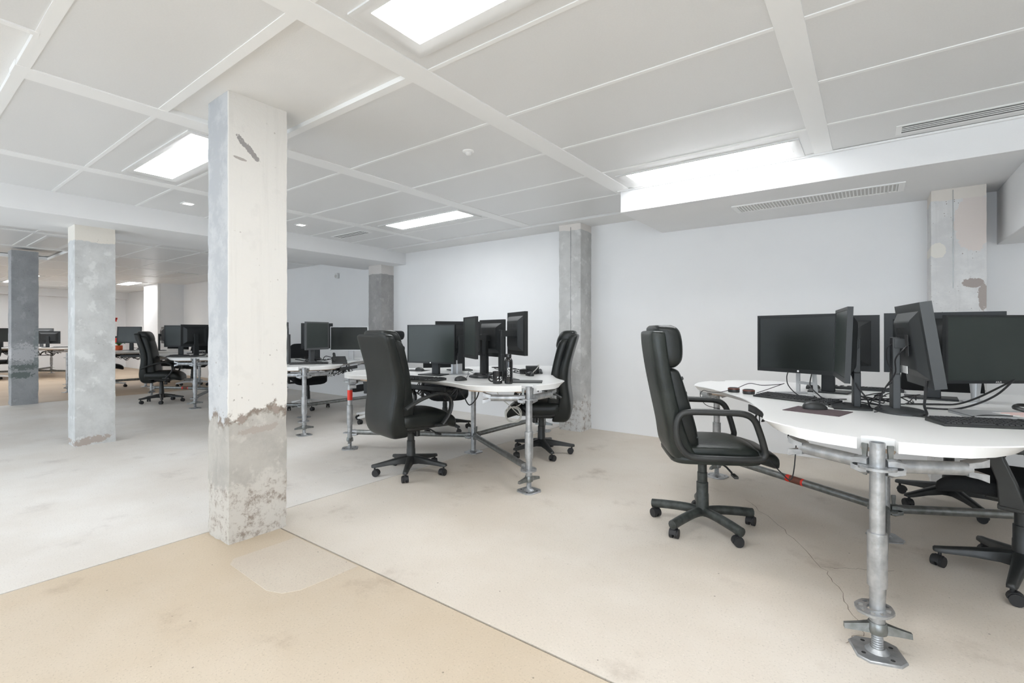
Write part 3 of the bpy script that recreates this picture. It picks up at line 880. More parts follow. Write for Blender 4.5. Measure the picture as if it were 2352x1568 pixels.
def chair_exec(label, loc, rz, m='leather', base_rot=10, base='flat', lean=0):
    """high-back chair with bowed armrests"""
    t = thing('office_chair', label, 'chair', (*loc, 0), rz, 'office chairs')
    star_base(t, base_rot, base, 'plastic')
    obj('tilt_mechanism', MB().bx(-.12, .14, -.08, .08, .355, .405), 'plastic', t, bevel=.015)
    obj('tension_knob', MB().cyl((.06, 0, .375), (.06, 0, .30), .022, .026, n=14), 'plastic', t)
    lever(t, -1, .375)
    shell = [(.335, -.165, -.10, .12), (.345, -.215, -.08, .18), (.385, -.252, -.09, .218), (.47, -.268, -.13, .238), (.58, -.258, -.150, .247), (.72, -.240, -.140, .252),
             (.86, -.250, -.155, .258), (1.0, -.285, -.198, .262), (1.11, -.318, -.232, .262), (1.150, -.326, -.245, .252), (1.163, -.315, -.262, .225)]
    sh = lambda rows: [(z, a - lean, b - lean, w) for z, a, b, w in rows]
    obj('back_shell', loft_back(sh(shell), .30), m, t, ang=60)
    cush = [(.46, -.16, -.06, .17), (.49, -.18, -.035, .21), (.60, -.18, -.040, .222), (.72, -.17, -.060, .226), (.86, -.18, -.085, .23), (1.0, -.215, -.118, .232), (1.09, -.245, -.145, .225), (1.12, -.25, -.18, .20)]
    obj('back_cushion', loft_back(sh(cush), .38), m, t, ang=60)
    head = [(1.03, -.285, -.12, .17), (1.06, -.292, -.115, .188), (1.12, -.305, -.128, .192), (1.17, -.308, -.155, .188), (1.192, -.296, -.185, .17), (1.198, -.275, -.215, .13)]
    obj('headrest', loft_back(sh(head), .45), m, t, ang=60)
    fn = lambda p: (p.x, p.y, p.z - max(0, p.x - .14) ** 2 * 2.0 + .012 * math.cos(p.y * 8) + max(0, -.05 - p.x) * .05)
    obj('seat_cushion', MB().sq((.05, 0, .468), (.275, .255, .062), .42, .30, 32, 14, fn), m, t, ang=60)
    obj('seat_pan', MB().sq((.02, 0, .415), (.22, .225, .022), .35, .3), 'plastic', t, ang=60)
    for s in (1, -1):
        path = [(-.215, .585), (-.16, .615), (-.06, .655), (.06, .680), (.14, .675), (.195, .640), (.212, .585), (.195, .52), (.155, .465), (.12, .43)]
        pts = smooth([(x, s * .285, z) for x, z in path], 4)
        obj('armrest', MB().tube(pts, .014, .026, n=12, up=(0, 1, 0)), 'plastic', t)
        obj('arm_bracket', MB().bx(.07, .17, s * .30 if s < 0 else .20, -.20 if s < 0 else .30, .415, .435), 'plastic', t, bevel=.004)
    return t

def chair_task(label, loc, rz, base_m='plastic', top=.98, base_rot=0, m='fabric'):
    """fabric task chair with T armrests"""
    t = thing('office_chair', label, 'chair', (*loc, 0), rz, 'office chairs')
    star_base(t, base_rot, 'flat', base_m)
    obj('tilt_mechanism', MB().bx(-.16, .12, -.07, .07, .375, .425), 'plastic', t, bevel=.012)
    fn = lambda p: (p.x, p.y, p.z - max(0, p.x - .10) ** 2 * 1.6 + abs(p.y) ** 2 * .25)
    obj('seat', MB().sq((.03, 0, .455), (.25, .245, .045), .5, .35, 28, 12, fn), m, t, ang=60)
    back = [(.56, -.235, -.20, .16), (.58, -.245, -.195, .20), (.68, -.245, -.19, .225), (.80, -.26, -.21, .23), (top - .06, -.295, -.25, .215), (top - .01, -.31, -.275, .17), (top, -.305, -.285, .10)]
    obj('backrest', loft_back(back, .4), m, t, ang=60)
    obj('back_support', MB().tube(smooth([(-.12, 0, .40), (-.24, 0, .43), (-.285, 0, .55), (-.285, 0, .72)], 5), .012, .030, n=8, up=(0, 1, 0)), 'plastic', t)
    for s in (1, -1):
        obj('arm_post', MB().loft([[(x + a, s * (.27 + b), z) for (a, b) in ((-w, -.016), (w, -.016), (w, .016), (-w, .016))] for (x, w, z) in ((-.02, .045, .41), (.0, .032, .52), (.035, .028, .62), (.04, .028, .655))]), 'plastic', t, bevel=.006)
        obj('arm_strut', MB().bx(-.05, .03, s * .14 - .14, s * .14 + .14, .395, .42), 'plastic', t, bevel=.004)
        obj('armrest', MB().sq((.05, s * .27, .668), (.12, .042, .016), .4, .4), 'plastic', t)
    return t

chair_loop('black leather office chair with closed-loop armrests at the large right desk', (-.83, 3.06), 29)
cB = chair_exec('black leather high-back office chair seen from behind at the middle desk', (-3.12, 2.767), 79, 'leather', 15, lean=.045)
chair_exec('black leather high-back office chair seen from its side by the concrete wall column', (-2.585, 3.955), 207, 'leather', 43, lean=.035)
chair_exec('black high-back office chair seen from behind between the pale and near pillars', (-9.63, 3.03), 60, 'leather', -5)
chair_task('black task chair at the right edge with its seat and armrest under the large desk', (.57, 3.27), 160, 'plastic', .98, 22)
chair_task('black task chair on the far side of the large right desk', (.42, 4.42), 275, 'plastic', .96, 19)
chair_task('task chair hidden behind the middle desk monitors', (-4.15, 4.22), -35, 'plastic', .98, 20)
hb = chair_task('black task chair with white base behind the leather chair of the middle desk', (-5.30, 4.12), 200, 'whiteplastic', 1.0, 0)
obj('headrest', loft_back([(1.08, -.32, -.27, .08), (1.095, -.33, -.255, .125), (1.14, -.34, -.25, .14), (1.185, -.335, -.262, .125), (1.20, -.32, -.28, .07)], .5), 'fabric', hb, ang=60)
obj('headrest_post', MB().cyl((-.30, 0, .95), (-.30, 0, 1.10), .012), 'plastic', hb)
T0 = dup(hb, 'dark task chair behind the desk right of the near pillar', (-7.05, 4.15), -20)
for c in list(T0.children):
    if c.name.startswith('headrest'): bpy.data.objects.remove(c)
dup(T0, 'far task chair whose white base shows between desk legs, right of the high-back chair', (-12.0, 4.35), 200)
dup(T0, 'far task chair with white base and low seat beside the pale pillar', (-13.05, 3.12), 75)
dup(T0, 'task chair on the back side of the far desk behind the high-back chair', (-13.5, 4.5), -40)
dup(T0, 'task chair at the farthest desk, left of the dark pillar', (-17.3, 1.95), 150)

# ------------------------------------------------------------------ monitors
def monitor(label, x, y, face, w, h, zb, stand='column', tilt=0, m='monitor', scr='screen', bez=.016, zt=ZT, logo=None, base='plate', off=(-.07, 0), thick=.024, bulge=True, group='computer monitors'):
    """screen faces local +x; zb = height of the lower screen edge"""
    t = thing('monitor', label, 'monitor', (x, y, zt), face, group)
    zc = zb - zt + h / 2
    Mt = Matrix.Rotation(R(-tilt), 3, 'Y')
    def P(px, py, pz):
        v = Mt @ Vector((px, py, pz)); return (v.x, v.y, v.z + zc)
    a, b = w / 2, h / 2
    lo = bez * 1.6
    ai, bt, bb = a - bez, b - bez, -b + lo
    vs = [P(-thick, s0 * a, s1 * b) for s0, s1 in ((-1, -1), (1, -1), (1, 1), (-1, 1))]
    vs += [P(0, s0 * a, s1 * b) for s0, s1 in ((-1, -1), (1, -1), (1, 1), (-1, 1))]
    vs += [P(0, -ai, bb), P(0, ai, bb), P(0, ai, bt), P(0, -ai, bt)]
    vs += [P(-.004, -ai, bb), P(-.004, ai, bb), P(-.004, ai, bt), P(-.004, -ai, bt)]
    fs = [(3, 2, 1, 0)]
    for i in range(4):
        j = (i + 1) % 4
        fs += [(i, j, 4 + j, 4 + i), (4 + i, 4 + j, 8 + j, 8 + i), (8 + i, 8 + j, 12 + j, 12 + i)]
    mb = MB().add(vs, fs)
    obj('housing', mb, m, t, ang=25)
    obj('screen', MB().add([P(-.0035, -ai, bb), P(-.0035, ai, bb), P(-.0035, ai, bt), P(-.0035, -ai, bt), P(-.006, -ai, bb), P(-.006, ai, bb), P(-.006, ai, bt), P(-.006, -ai, bt)],
        [(0, 1, 2, 3), (7, 6, 5, 4), (0, 4, 5, 1), (1, 5, 6, 2), (2, 6, 7, 3), (3, 7, 4, 0)]), scr, t)
    if bulge:
        rings = []
        for (xx, fa, fb) in ((-thick, .84, .80), (-thick - .028, .66, .62), (-thick - .034, .60, .55)):
            rings.append([P(xx, s0 * a * fa, s1 * b * fb) for s0, s1 in ((-1, -1), (1, -1), (1, 1), (-1, 1))])
        bk = obj('back_cover', MB().loft(rings), m, t, ang=25)
        vt = MB()
        for k in range(9):
            vt.add([P(-thick - .0345, -a * .4 + k * a * .1 - .004, b * .28), P(-thick - .0345, -a * .4 + k * a * .1 + .004, b * .28), P(-thick - .0345, -a * .4 + k * a * .1 + .004, b * .45), P(-thick - .0345, -a * .4 + k * a * .1 - .004, b * .45)], [(0, 1, 2, 3)])
        obj('vent_slots', vt, 'hole', bk)
    ox, oy = off
    xb = ox - .03
    if stand == 'column':
        nk = MB().loft([[(xb + dx * .016, oy + dy * wd, z) for dx, dy in ((-1, -1), (1, -1), (1, 1), (-1, 1))] for z, wd in ((.008, .038), (zc * .55, .036), (zc * .56, .030), (zc + .03, .028))])
        obj('stand_neck', nk, m, t, bevel=.004)
        obj('hinge', MB().box((xb / 2 - thick / 2 - .01, oy, zc), (abs(xb) - thick + .0, .06, .05)), m, t, bevel=.004)
    elif stand == 'frame':
        nk = MB()
        for s in (1, -1):
            nk.loft([[(xx + dx * .007, oy + s * yy + dy * .012, z) for dx, dy in ((-1, -1), (1, -1), (1, 1), (-1, 1))] for xx, yy, z in ((xb - .02, .055, .006), (xb, .045, zc - .05))])
        nk.box((xb, oy, zc - .03), (.014, .115, .06)).box((xb - .012, oy, .07), (.010, .10, .02))
        obj('stand_neck', nk, 'silver', t, bevel=.003)
        obj('hinge', MB().box((xb / 2 - thick / 2 - .01, oy, zc - .02), (abs(xb) - thick, .06, .05)), m, t, bevel=.004)
    elif stand == 'pole':
        nk = MB().lathe([(.018, .006), (.020, .05), (.028, .135), (.028, zc)], 18, (xb, oy, 0))
        obj('stand_neck', nk, 'silver', t)
        obj('hinge', MB().box((xb / 2 - thick / 2 - .01, oy, zc), (abs(xb) - thick + .02, .05, .05)), m, t, bevel=.004)
    if base == 'plate':
        obj('stand_base', MB().prism([(xb - .06, oy - .11), (xb - .055, oy + .11), (xb + .11, oy + .125), (xb + .115, oy - .125)], 0, .010), m, t, bevel=.003)
    elif base == 'oval':
        obj('stand_base', MB().loft([[(xb + .02 + .10 * q * math.cos(2 * PI * i / 32), oy + .145 * q * math.sin(2 * PI * i / 32), z) for i in range(32)] for z, q in ((0, 1), (.008, 1), (.014, .93), (.022, .3))]), m, t, ang=30)
    elif base == 'vee':
        bb_ = MB()
        for s in (1, -1):
            bb_.box((xb + .05, oy + s * .06, .006), (.20, .03, .012), Matrix.Rotation(s * .5, 3, 'Z'))
        obj('stand_base', bb_, 'silver', t, bevel=.003)
    elif base == 'round':
        obj('stand_base', MB().lathe([(.055, 0), (.055, .006), (.050, .010), (.03, .014)], 32, (xb, oy, 0)), 'silver' if stand == 'pole' else m, t)
    if logo == 'disc':
        mbx = MB()
        mbx.loft([[P(.0006 + q, .0065 * math.cos(2 * PI * i / 16), -b + lo / 2 + .0065 * math.sin(2 * PI * i / 16)) for i in range(16)] for q in (0, .0006)])
        obj('badge', mbx, 'print_white', t)
    elif logo:
        tm = text_mesh(logo, .014)
        mbx = MB().add([P(.0008, v[0], v[1] - b + lo / 2 - .005) for v in tm[0]], tm[1])
        obj('badge', mbx, 'print_white', t)
    return t
def text_mesh(s, size):
    cu = bpy.data.curves.new('txt', 'FONT'); cu.body = s; cu.size = size; cu.align_x = 'CENTER'
    o = bpy.data.objects.new('txt', cu); COL.objects.link(o)
    bpy.context.view_layer.update()
    me = bpy.data.meshes.new_from_object(o.evaluated_get(bpy.context.evaluated_depsgraph_get()))
    r = ([tuple(v.co) for v in me.vertices], [tuple(p.vertices) for p in me.polygons])
    bpy.data.objects.remove(o); bpy.data.curves.remove(cu); bpy.data.meshes.remove(me)
    return r

# large right desk
monitor('wide black monitor with a round badge and silver stand, facing the loop-armed chair', -.375, 3.535, 247, .545, .37, .922, 'frame', logo='disc', base='vee', off=(-.05, 0))
monitor('black monitor seen almost edge-on beside the wide badge monitor', -.138, 3.09, 188.5, .50, .372, .933, 'column', tilt=2, m='monitor', scr='screen_light', off=(-.045, -.02), base='plate')
monitor('black monitor seen from behind, left of its twin on the large right desk', -.225, 3.87, 86, .53, .36, .93, 'column', off=(-.05, 0), bulge=True)
monitor('black monitor seen from behind, partly hidden by the lettered monitor', .335, 3.88, 91, .55, .37, .93, 'column', off=(-.06, .05))
monitor('tilted black monitor seen from behind on a tall stand with an oval foot', .205, 3.10, 10, .44, .40, .925, 'column', tilt=8, off=(-.085, .0), base='oval', thick=.045, m='monitor_mid')
monitor('large black monitor with lettered lower bezel cut by the right edge of the photo', .545, 3.645, -53.4, .56, .368, .905, 'pole', m='monitor', scr='screen_light', bez=.010, logo='ASUS', off=(-.10, -.0), base='round')
tm = [o for o in bpy.data.objects if o.name.startswith('monitor') and 'oval foot' in o.get('label', '')][0]
obj('port_recess', MB().bx(-.0815, -.079, -.13, -.085, .285, .385), 'hole', tm, rot=(0, R(-2), 0))
obj('rating_label', MB().bx(-.0815, -.0795, -.10, .02, .20, .235), 'paper', tm, rot=(0, R(-2), 0))
# middle desk
monitor('black monitor facing the viewer over the keyboard of the middle desk', -3.25, 3.115, -80, .53, .355, .895, 'column', logo='disc', bez=.009, scr='screen_light', off=(-.06, 0))
monitor('black monitor just behind the front-facing one on the middle desk', -3.50, 3.76, 150, .50, .36, .935, 'column', off=(-.06, 0))
monitor('square black monitor seen from its edge at the centre of the middle desk', -2.82, 3.165, -123, .40, .36, .955, 'column', scr='screen_light', off=(-.10, -.02), base='oval', m='monitor')
monitor('black monitor seen from behind between the edge-on one and the pole-mounted one', -2.90, 3.60, 72, .42, .35, .95, 'column', off=(-.06, 0))
monitor('black monitor seen from behind with a tall stand next to the mug and bottle', -2.455, 3.40, 58, .40, .37, .985, 'column', off=(-.16, -.08), thick=.03)
# desk right of the near pillar
monitor('grey framed monitor cut off by the right edge of the near pillar', -5.96, 3.14, -140, .40, .37, .94, 'column', m='monitor_grey', scr='screen_light', off=(-.07, 0))
monitor('grey square monitor with a pale screen beside the near pillar', -5.76, 3.53, 18, .42, .36, .955, 'column', m='monitor_grey', scr='screen_light', off=(-.07, 0), base='oval')
monitor('dark monitor seen from behind next to the pale-screened grey one', -6.35, 3.88, 150, .42, .36, .95, 'column', off=(-.06, 0))
monitor('silver framed wide monitor partly behind the leather chair back', -5.85, 4.06, -52, .52, .335, .925, 'column', m='silver', bez=.008, scr='screen', off=(-.07, 0), bulge=False)
# desk between the pillars
monitor('square dark monitor facing the viewer right of the high-back chair', -9.55, 3.25, -42, .44, .37, .93, 'column', scr='screen_light', off=(-.06, 0))
monitor('dark monitor half hidden behind the high-back chair between the pillars', -10.25, 3.75, 160, .46, .36, .93, 'column', off=(-.06, 0))
monitor('dark monitor seen from behind at the left edge of the near pillar', -8.70, 3.53, 60, .46, .36, .95, 'column', off=(-.06, 0))
monitor('dark edge-on monitor between the square one and the near pillar', -9.15, 3.35, 175, .40, .36, .95, 'column', off=(-.06, 0))
# far desks
monitor('far dark monitor left of the high-back chair, facing the viewer', -13.05, 3.50, -45, .48, .36, .945, 'column', scr='screen_light', tilt=4, off=(-.06, 0))
monitor('far dark monitor seen over the high-back chair shoulder', -12.4, 3.95, 80, .46, .36, .94, 'column', off=(-.06, 0))
monitor('farthest monitor seen from behind between the dark and pale pillars', -17.35, 2.95, 152, .46, .33, .88, 'column', off=(-.06, 0))
monitor('far monitor with pale back standing behind the farthest one', -18.15, 2.98, 140, .46, .34, .95, 'column', off=(-.06, 0), m='monitor_grey')
monitor('dark monitor at the extreme left edge beyond the dark pillar', -18.3, 2.15, -35, .5, .36, .93, 'column', off=(-.06, 0))

# ------------------------------------------------------------------ desk clutter
def keyboard(label, x, y, rz, w=.44, d=.145, z=ZT):
    t = thing('keyboard', label, 'keyboard', (x, y, z), rz, 'computer keyboards')
    obj('body', MB().loft([[(-w / 2, -d / 2, 0), (w / 2, -d / 2, 0), (w / 2, d / 2, 0), (-w / 2, d / 2, 0)], [(-w / 2, -d / 2, .010), (w / 2, -d / 2, .010), (w / 2, d / 2, .020), (-w / 2, d / 2, .020)]]), 'plastic', t, bevel=.003)
    k = MB()
    rows, cols = 6, 21
    pw, pd = (w - .02) / cols, (d - .016) / rows
    for i in range(rows):
        for j in range(cols):
            if j in (15, 18 - 1): continue
            if i == 0 and 4 <= j <= 8 and j != 6: continue
            xx, yy = -w / 2 + .01 + (j + .5) * pw, -d / 2 + .008 + (i + .5) * pd
            zz = .0095 + (yy + d / 2) / d * .010
            ww = pw * (5 if (i == 0 and j == 6) else 1)
            a, b = ww / 2 - .0012, pd / 2 - .0012
            k.loft([[(xx - a, yy - b, zz), (xx + a, yy - b, zz), (xx + a, yy + b, zz), (xx - a, yy + b, zz)], [(xx - a * .8, yy - b * .8, zz + .006), (xx + a * .8, yy - b * .8, zz + .006), (xx + a * .8, yy + b * .8, zz + .006), (xx - a * .8, yy + b * .8, zz + .006)]])
    obj('keys', k, 'keys', t, stuff=True, ang=20)
    return t
def mouse(label, x, y, rz, z=ZT):
    t = thing('mouse', label, 'mouse', (x, y, z), rz, 'computer mice')
    fn = lambda p: (p.x, p.y * (1 - .12 * (p.x > 0)), max(0, p.z) * (1 - .35 * max(0, p.x / .055)))
    obj('body', MB().sq((0, 0, .004), (.057, .031, .035), .8, .7, 24, 12, fn), 'plastic', t, ang=60)
    obj('wheel', MB().cyl((.03, -.004, .021), (.03, .004, .021), .008, n=12), 'rubber', t)
    return t
def cable(label, pts, r=.0028, m='cable', k=6, group='loose cables on the desks'):
    p0 = Vector(pts[0])
    o = obj('cable', MB().tube(smooth([Vector(p) - p0 for p in pts], k), r, n=7), m, loc=p0)
    return tag(o, label, 'cable', group)
Z = ZT + .003
CAMU = lambda px, py, z=ZT: None
keyboard('black keyboard under the badge monitor of the large right desk', -.36, 3.26, -24)
keyboard('black keyboard at the right edge under the lettered monitor', .42, 2.865, 22)
keyboard('black keyboard at the back of the large right desk, behind the edge-on monitor', -.05, 4.13, 178)
tag(obj('mouse_pad', MB().prism([(-.12, -.10), (.13, -.10), (.13, .10), (-.12, .10)], 0, .003), 'mousepad', loc=(-.225, 2.86, ZT), rot=(0, 0, R(-14)), bevel=.001), 'dark brown cloth mouse pad on the large right desk', 'mouse pad')
mouse('black mouse lying on the brown mouse pad', -.235, 2.915, 25, ZT + .003)
mouse('grey mouse behind the silver stand of the badge monitor', -.33, 3.98, 60)
for i, (x, y) in enumerate(((-.735, 3.45), (-.635, 3.40))):
    t = thing('desk_speaker', ('left' if i == 0 else 'right') + ' one of two small round black speakers on the large right desk', 'speaker', (x, y, ZT), 0, 'round desk speakers')
    obj('body', MB().lathe([(.034, 0), (.036, .004), (.036, .022), (.034, .026)], 24), 'plastic', t)
    obj('rim', MB().lathe([(.0365, .020), (.0368, .023), (.035, .027)], 24), 'maroon', t)
    obj('grille', MB().lathe([(.033, .026), (.028, .030), (.010, .031)], 24), 'rubber', t)
t = thing('laptop', 'closed silver laptop lying behind the right keyboard', 'laptop', (.50, 3.17, ZT), 20)
obj('base', MB().bx(-.17, .17, -.115, .115, 0, .010), 'aluminium', t, bevel=.003)
obj('lid', MB().bx(-.17, .17, -.115, .115, .011, .016), 'aluminium', t, bevel=.003)
t = thing('paper_sheet', 'white printed sheet with red marks lying on the closed laptop', 'paper', (.585, 3.19, ZT + .0165), 35)
obj('sheet', MB().bx(-.105, .105, -.075, .075, 0, .0008), 'paper', t)
for k in range(5):
    obj('print_line', MB().bx(-.085, .03 + .01 * (k % 3), .05 - k * .022, .057 - k * .022, .0008, .0012), 'red' if k % 2 == 0 else 'ventgrey', t)
t = thing('headset', 'black headset resting at the right edge of the large desk', 'headset', (.66, 3.34, ZT), 40)
obj('band', MB().tube(smooth([(-.085, 0, .022), (-.075, .07, .030), (0, .12, .034), (.075, .07, .030), (.085, 0, .022)], 6), .006, .011, n=8), 'plastic', t)
for s in (1, -1):
    e = obj('ear_cup', MB().sq((s * .085, -.02, .030), (.018, .036, .030), .6, .8), 'plastic', t)
    obj('ear_cushion', MB().sq((s * .066, -.02, .030), (.012, .034, .028), .6, .8), 'rubber', e)
obj('microphone', MB().tube(smooth([(-.095, -.04, .03), (-.10, -.09, .02), (-.06, -.125, .012)], 5), .003, n=6), 'plastic', t)

# middle desk clutter
keyboard('black keyboard in front of the facing monitor on the middle desk', -3.02, 2.79, 8, .42, .14)
keyboard('black keyboard on the back right lobe of the middle desk', -2.70, 4.02, 124, .42, .14)
mouse('black mouse right of the keyboard on the middle desk', -2.70, 2.93, 80)
mouse('black mouse on the back right of the middle desk by the leather chair', -2.50, 3.63, 150)
mouse('black mouse at the left rear of the middle desk behind the facing monitor', -3.72, 3.42, 0)
tag(obj('mouse_pad', MB().prism([(-.12, -.09), (.12, -.09), (.12, .09), (-.12, .09)], -.003, 0), 'rubber', loc=(-3.78, 3.42, ZT + .003), rot=(0, 0, .3), bevel=.001), 'black mouse pad at the left rear of the middle desk', 'mouse pad')
tag(obj('tablet', MB().prism([(-.12, -.08), (.12, -.08), (.12, .08), (-.12, .08)], 0, .009), 'plastic', loc=(-2.20, 3.16, ZT), rot=(0, 0, .55), bevel=.003), 'flat black tablet behind the mug and bottle', 'tablet')
t = thing('dock', 'thin silver dock stand behind the keyboard of the middle desk', 'dock', (-3.09, 3.36, ZT), 10)
obj('plate', MB().bx(-.11, .06, -.06, .06, 0, .008), 'silver', t, bevel=.002)
obj('upright', MB().bx(-.09, -.07, -.04, .04, .008, .13), 'silver', t, bevel=.002)
obj('upright', MB().bx(-.03, -.015, -.04, .04, .008, .10), 'silver', t, bevel=.002)
for i, (x, y, rz, w, h, dsc) in enumerate(((-2.62, 3.80, 15, .16, .045, 'lowest'), (-2.60, 3.82, 40, .12, .03, 'topmost'))):
    t = thing('network_hub', 'small black hub box, %s of the pile behind the bottle' % dsc, 'hub', (x, y, ZT + (0 if i == 0 else .0455)), rz, 'hub boxes behind the bottle')
    obj('case', MB().bx(-w / 2, w / 2, -.05, .05, 0, h), 'plastic', t, bevel=.004)
    obj('ports', MB().bx(-w / 2 + .02, w / 2 - .02, -.0515, -.0495, h * .3, h * .7), 'hole', t)

# mug and bottle with the printed word
def wrap(verts, r, a0, z0, vertical=False):
    out = []
    for v in verts:
        x, y = (-v[1], v[0]) if vertical else (v[0], v[1])
        a = a0 + x / r
        out.append((r * math.cos(a), r * math.sin(a), z0 + y))
    return out
def split_mesh(verts, faces, step):
    """subdivide faces so that wrapping on a cylinder stays smooth"""
    bm = bmesh.new()
    vs = [bm.verts.new((v[0], v[1], 0)) for v in verts]
    for f in faces:
        try: bm.faces.new([vs[i] for i in f])
        except ValueError: pass
    bmesh.ops.triangulate(bm, faces=bm.faces)
    for _ in range(3):
        es = [e for e in bm.edges if e.calc_length() > step]
        if not es: break
        bmesh.ops.subdivide_edges(bm, edges=es, cuts=1)
        bmesh.ops.triangulate(bm, faces=bm.faces)
    bm.verts.index_update()
    r = ([tuple(v.co) for v in bm.verts], [tuple(v.index for v in f.verts) for f in bm.faces])
    bm.free(); return r
def brand(size):
    """square mark of two notched corners followed by the word"""
    tv, tf = text_mesh('sora', size * 1.9)
    tv = [(v[0] * .78, v[1]) for v in tv]
    x0 = min(v[0] for v in tv); y1 = max(v[1] for v in tv)
    verts = [(v[0] - x0 + size * .62, v[1]) for v in tv]; faces = list(tf)
    q = y1 * .33; k = q * .5
    def poly(pts):
        n = len(verts); verts.extend(pts); faces.append(tuple(range(n, n + len(pts))))
    poly([(0, y1), (0, y1 - q), (k, y1 - q), (k, y1 - k), (0 + .00001, y1 - k)][:4] + [(k, y1 - k)]) if False else None
    poly([(0, y1), (0, y1 - q), (k, y1 - q), (k, y1)]); poly([(k, y1), (k, y1 - k), (q, y1 - k), (q, y1)])
    poly([(0, 0), (0, k), (q, k), (q, 0)]); poly([(k, k), (k, q), (q, q), (q, k)])
    return split_mesh(verts, faces, size * .25)
def to_cam(x, y): return math.atan2(-y, -x)
mx, my = -2.315, 2.925
t = thing('mug', 'glossy black mug with white lettering on the middle desk', 'mug', (mx, my, ZT))
obj('body', MB().lathe([(.030, 0), (.0365, .003), (.037, .010), (.037, .094), (.0355, .095), (.0345, .093), (.0345, .010), (.010, .006)], 36), 'gloss_black', t)
ha = to_cam(mx, my) - R(88)
hp = [(.036, .078), (.055, .082), (.068, .068), (.070, .048), (.062, .028), (.046, .018), (.036, .020)]
obj('handle', MB().tube(smooth([(r * math.cos(ha), r * math.sin(ha), z) for r, z in hp], 5), .005, .007, n=10), 'gloss_black', t)
bv, bf = brand(.036)
obj('lettering', MB().add(wrap(bv, .0375, to_cam(mx, my) - .05, .025), bf), 'print_white', t)
bxp, byp = -2.245, 2.975
t = thing('bottle', 'black metal drinking bottle with white vertical lettering beside the mug', 'bottle', (bxp, byp, ZT))
obj('body', MB().lathe([(.028, 0), (.0315, .003), (.032, .012), (.032, .165), (.031, .178), (.026, .190), (.019, .197), (.018, .200)], 36), 'gloss_black', t)
obj('cap', MB().lathe([(.0185, .198), (.0215, .200), (.022, .204), (.022, .226), (.020, .230), (.012, .231)], 28), 'gloss_black', t)
bv, bf = brand(.022)
bv = [(v[0], v[1] - .011, v[2]) for v in bv]
obj('lettering', MB().add(wrap(bv, .0324, to_cam(bxp, byp) - .02, .058, True), bf), 'print_white', t)

# other desks
keyboard('black keyboard on the desk right of the near pillar', -5.62, 3.33, 55)
keyboard('black keyboard on the desk between the pale and near pillars', -8.95, 3.10, 50)
keyboard('dark keyboard on the farthest desk between the pillars', -16.98, 3.16, 60)
t = thing('desk_phone', 'black desk phone behind the leather chair on the desk right of the near pillar', 'phone', (-5.42, 3.62, ZT), 60)
obj('body', MB().loft([[(-.09, -.09, 0), (.09, -.09, 0), (.09, .09, 0), (-.09, .09, 0)], [(-.09, -.09, .02), (.09, -.09, .02), (.08, .09, .09), (-.08, .09, .09)]]), 'plastic', t, bevel=.006)
obj('handset', MB().tube(smooth([(-.06, -.09, .05), (-.06, 0, .085), (-.06, .10, .12)], 5), .018, n=10), 'plastic', t)
t = thing('potted_plant', 'small orange pot with green leaves on the far desk beside the pale pillar', 'plant', (-13.42, 3.42, ZT))
obj('pot', MB().lathe([(.05, 0), (.065, .01), (.065, .10), (.058, .105)], 18), 'orange', t)
for k in range(7):
    a = 51 * k
    x, y = polar(.11, a)
    obj('leaf', MB().loft([[(x * q - y * w, y * q + x * w, z), (x * q, y * q, z + .012), (x * q + y * w, y * q - x * w, z), (x * q, y * q, z - .003)] for q, w, z in ((.05, .05, .10), (.4, .28, .15), (.8, .25, .16), (1.05, .03, .14))]), 'leaf', t)
t = thing('fire_extinguisher', 'red fire extinguisher with black hose on the far wall behind the orange pot', 'extinguisher', (X0 + .078, 5.06, .48))
obj('bracket', MB().bx(-.078, -.06, -.03, .03, .20, .36), 'plastic', t)
obj('cylinder', MB().lathe([(.06, 0), (.075, .02), (.075, .42), (.055, .48), (.025, .51)], 20), 'red', t)
obj('label', MB().lathe([(.0756, .18), (.0758, .185), (.0758, .32), (.0756, .325)], 20), 'print_white', t)
obj('valve', MB().cyl((0, 0, .50), (0, 0, .57), .022).bx(-.01, .09, -.012, .012, .55, .575), 'plastic', t)
obj('hose', MB().tube(smooth([(.03, 0, .54), (.12, .03, .52), (.14, .04, .35), (.10, .03, .12)], 6), .012, n=8), 'cable', t)
t = thing('wall_sign', 'small white sign with a red pictogram on the far end wall', 'sign', (X0, 5.06, 1.56))
obj('plate', MB().bx(0, .006, -.10, .10, -.13, .13), 'print_white', t, bevel=.002)
obj('pictogram', MB().bx(.006, .0075, -.05, .05, -.02, .09).bx(.006, .0075, .0, .07, .05, .11), 'red', t)

# ------------------------------------------------------------------ cables
cable('thin black cable looping from the round speakers over the desk edge', [(-.76, 3.43, Z + .01), (-.80, 3.36, Z), (-.86, 3.34, Z), (-.905, 3.36, Z + .004), (-.925, 3.36, Z - .03), (-.89, 3.36, Z - .09), (-.80, 3.36, Z - .11)], .0022)
cable('thin black cable arcing behind the two round speakers', [(-.72, 3.49, Z + .02), (-.66, 3.55, Z + .05), (-.58, 3.53, Z + .045), (-.48, 3.55, Z + .055), (-.46, 3.56, Z + .06), (-.55, 3.50, Z + .02), (-.60, 3.46, Z)], .0022)
cable('black power cable hanging in a V below the edge of the large right desk', [(-.53, 3.14, ZT - .09), (-.50, 3.02, ZT - .22), (-.44, 2.94, ZT - .30), (-.37, 2.86, ZT - .345), (-.335, 2.84, ZT - .36), (-.32, 2.85, ZT - .30), (-.31, 2.86, ZT - .14)], .003)
cable('black mouse cable running from the brown mouse pad to the monitor foot', [(-.18, 2.94, ZT + .018), (-.12, 2.99, Z), (-.09, 3.07, Z), (-.13, 3.18, Z + .01), (-.08, 3.28, Z)], .0022)
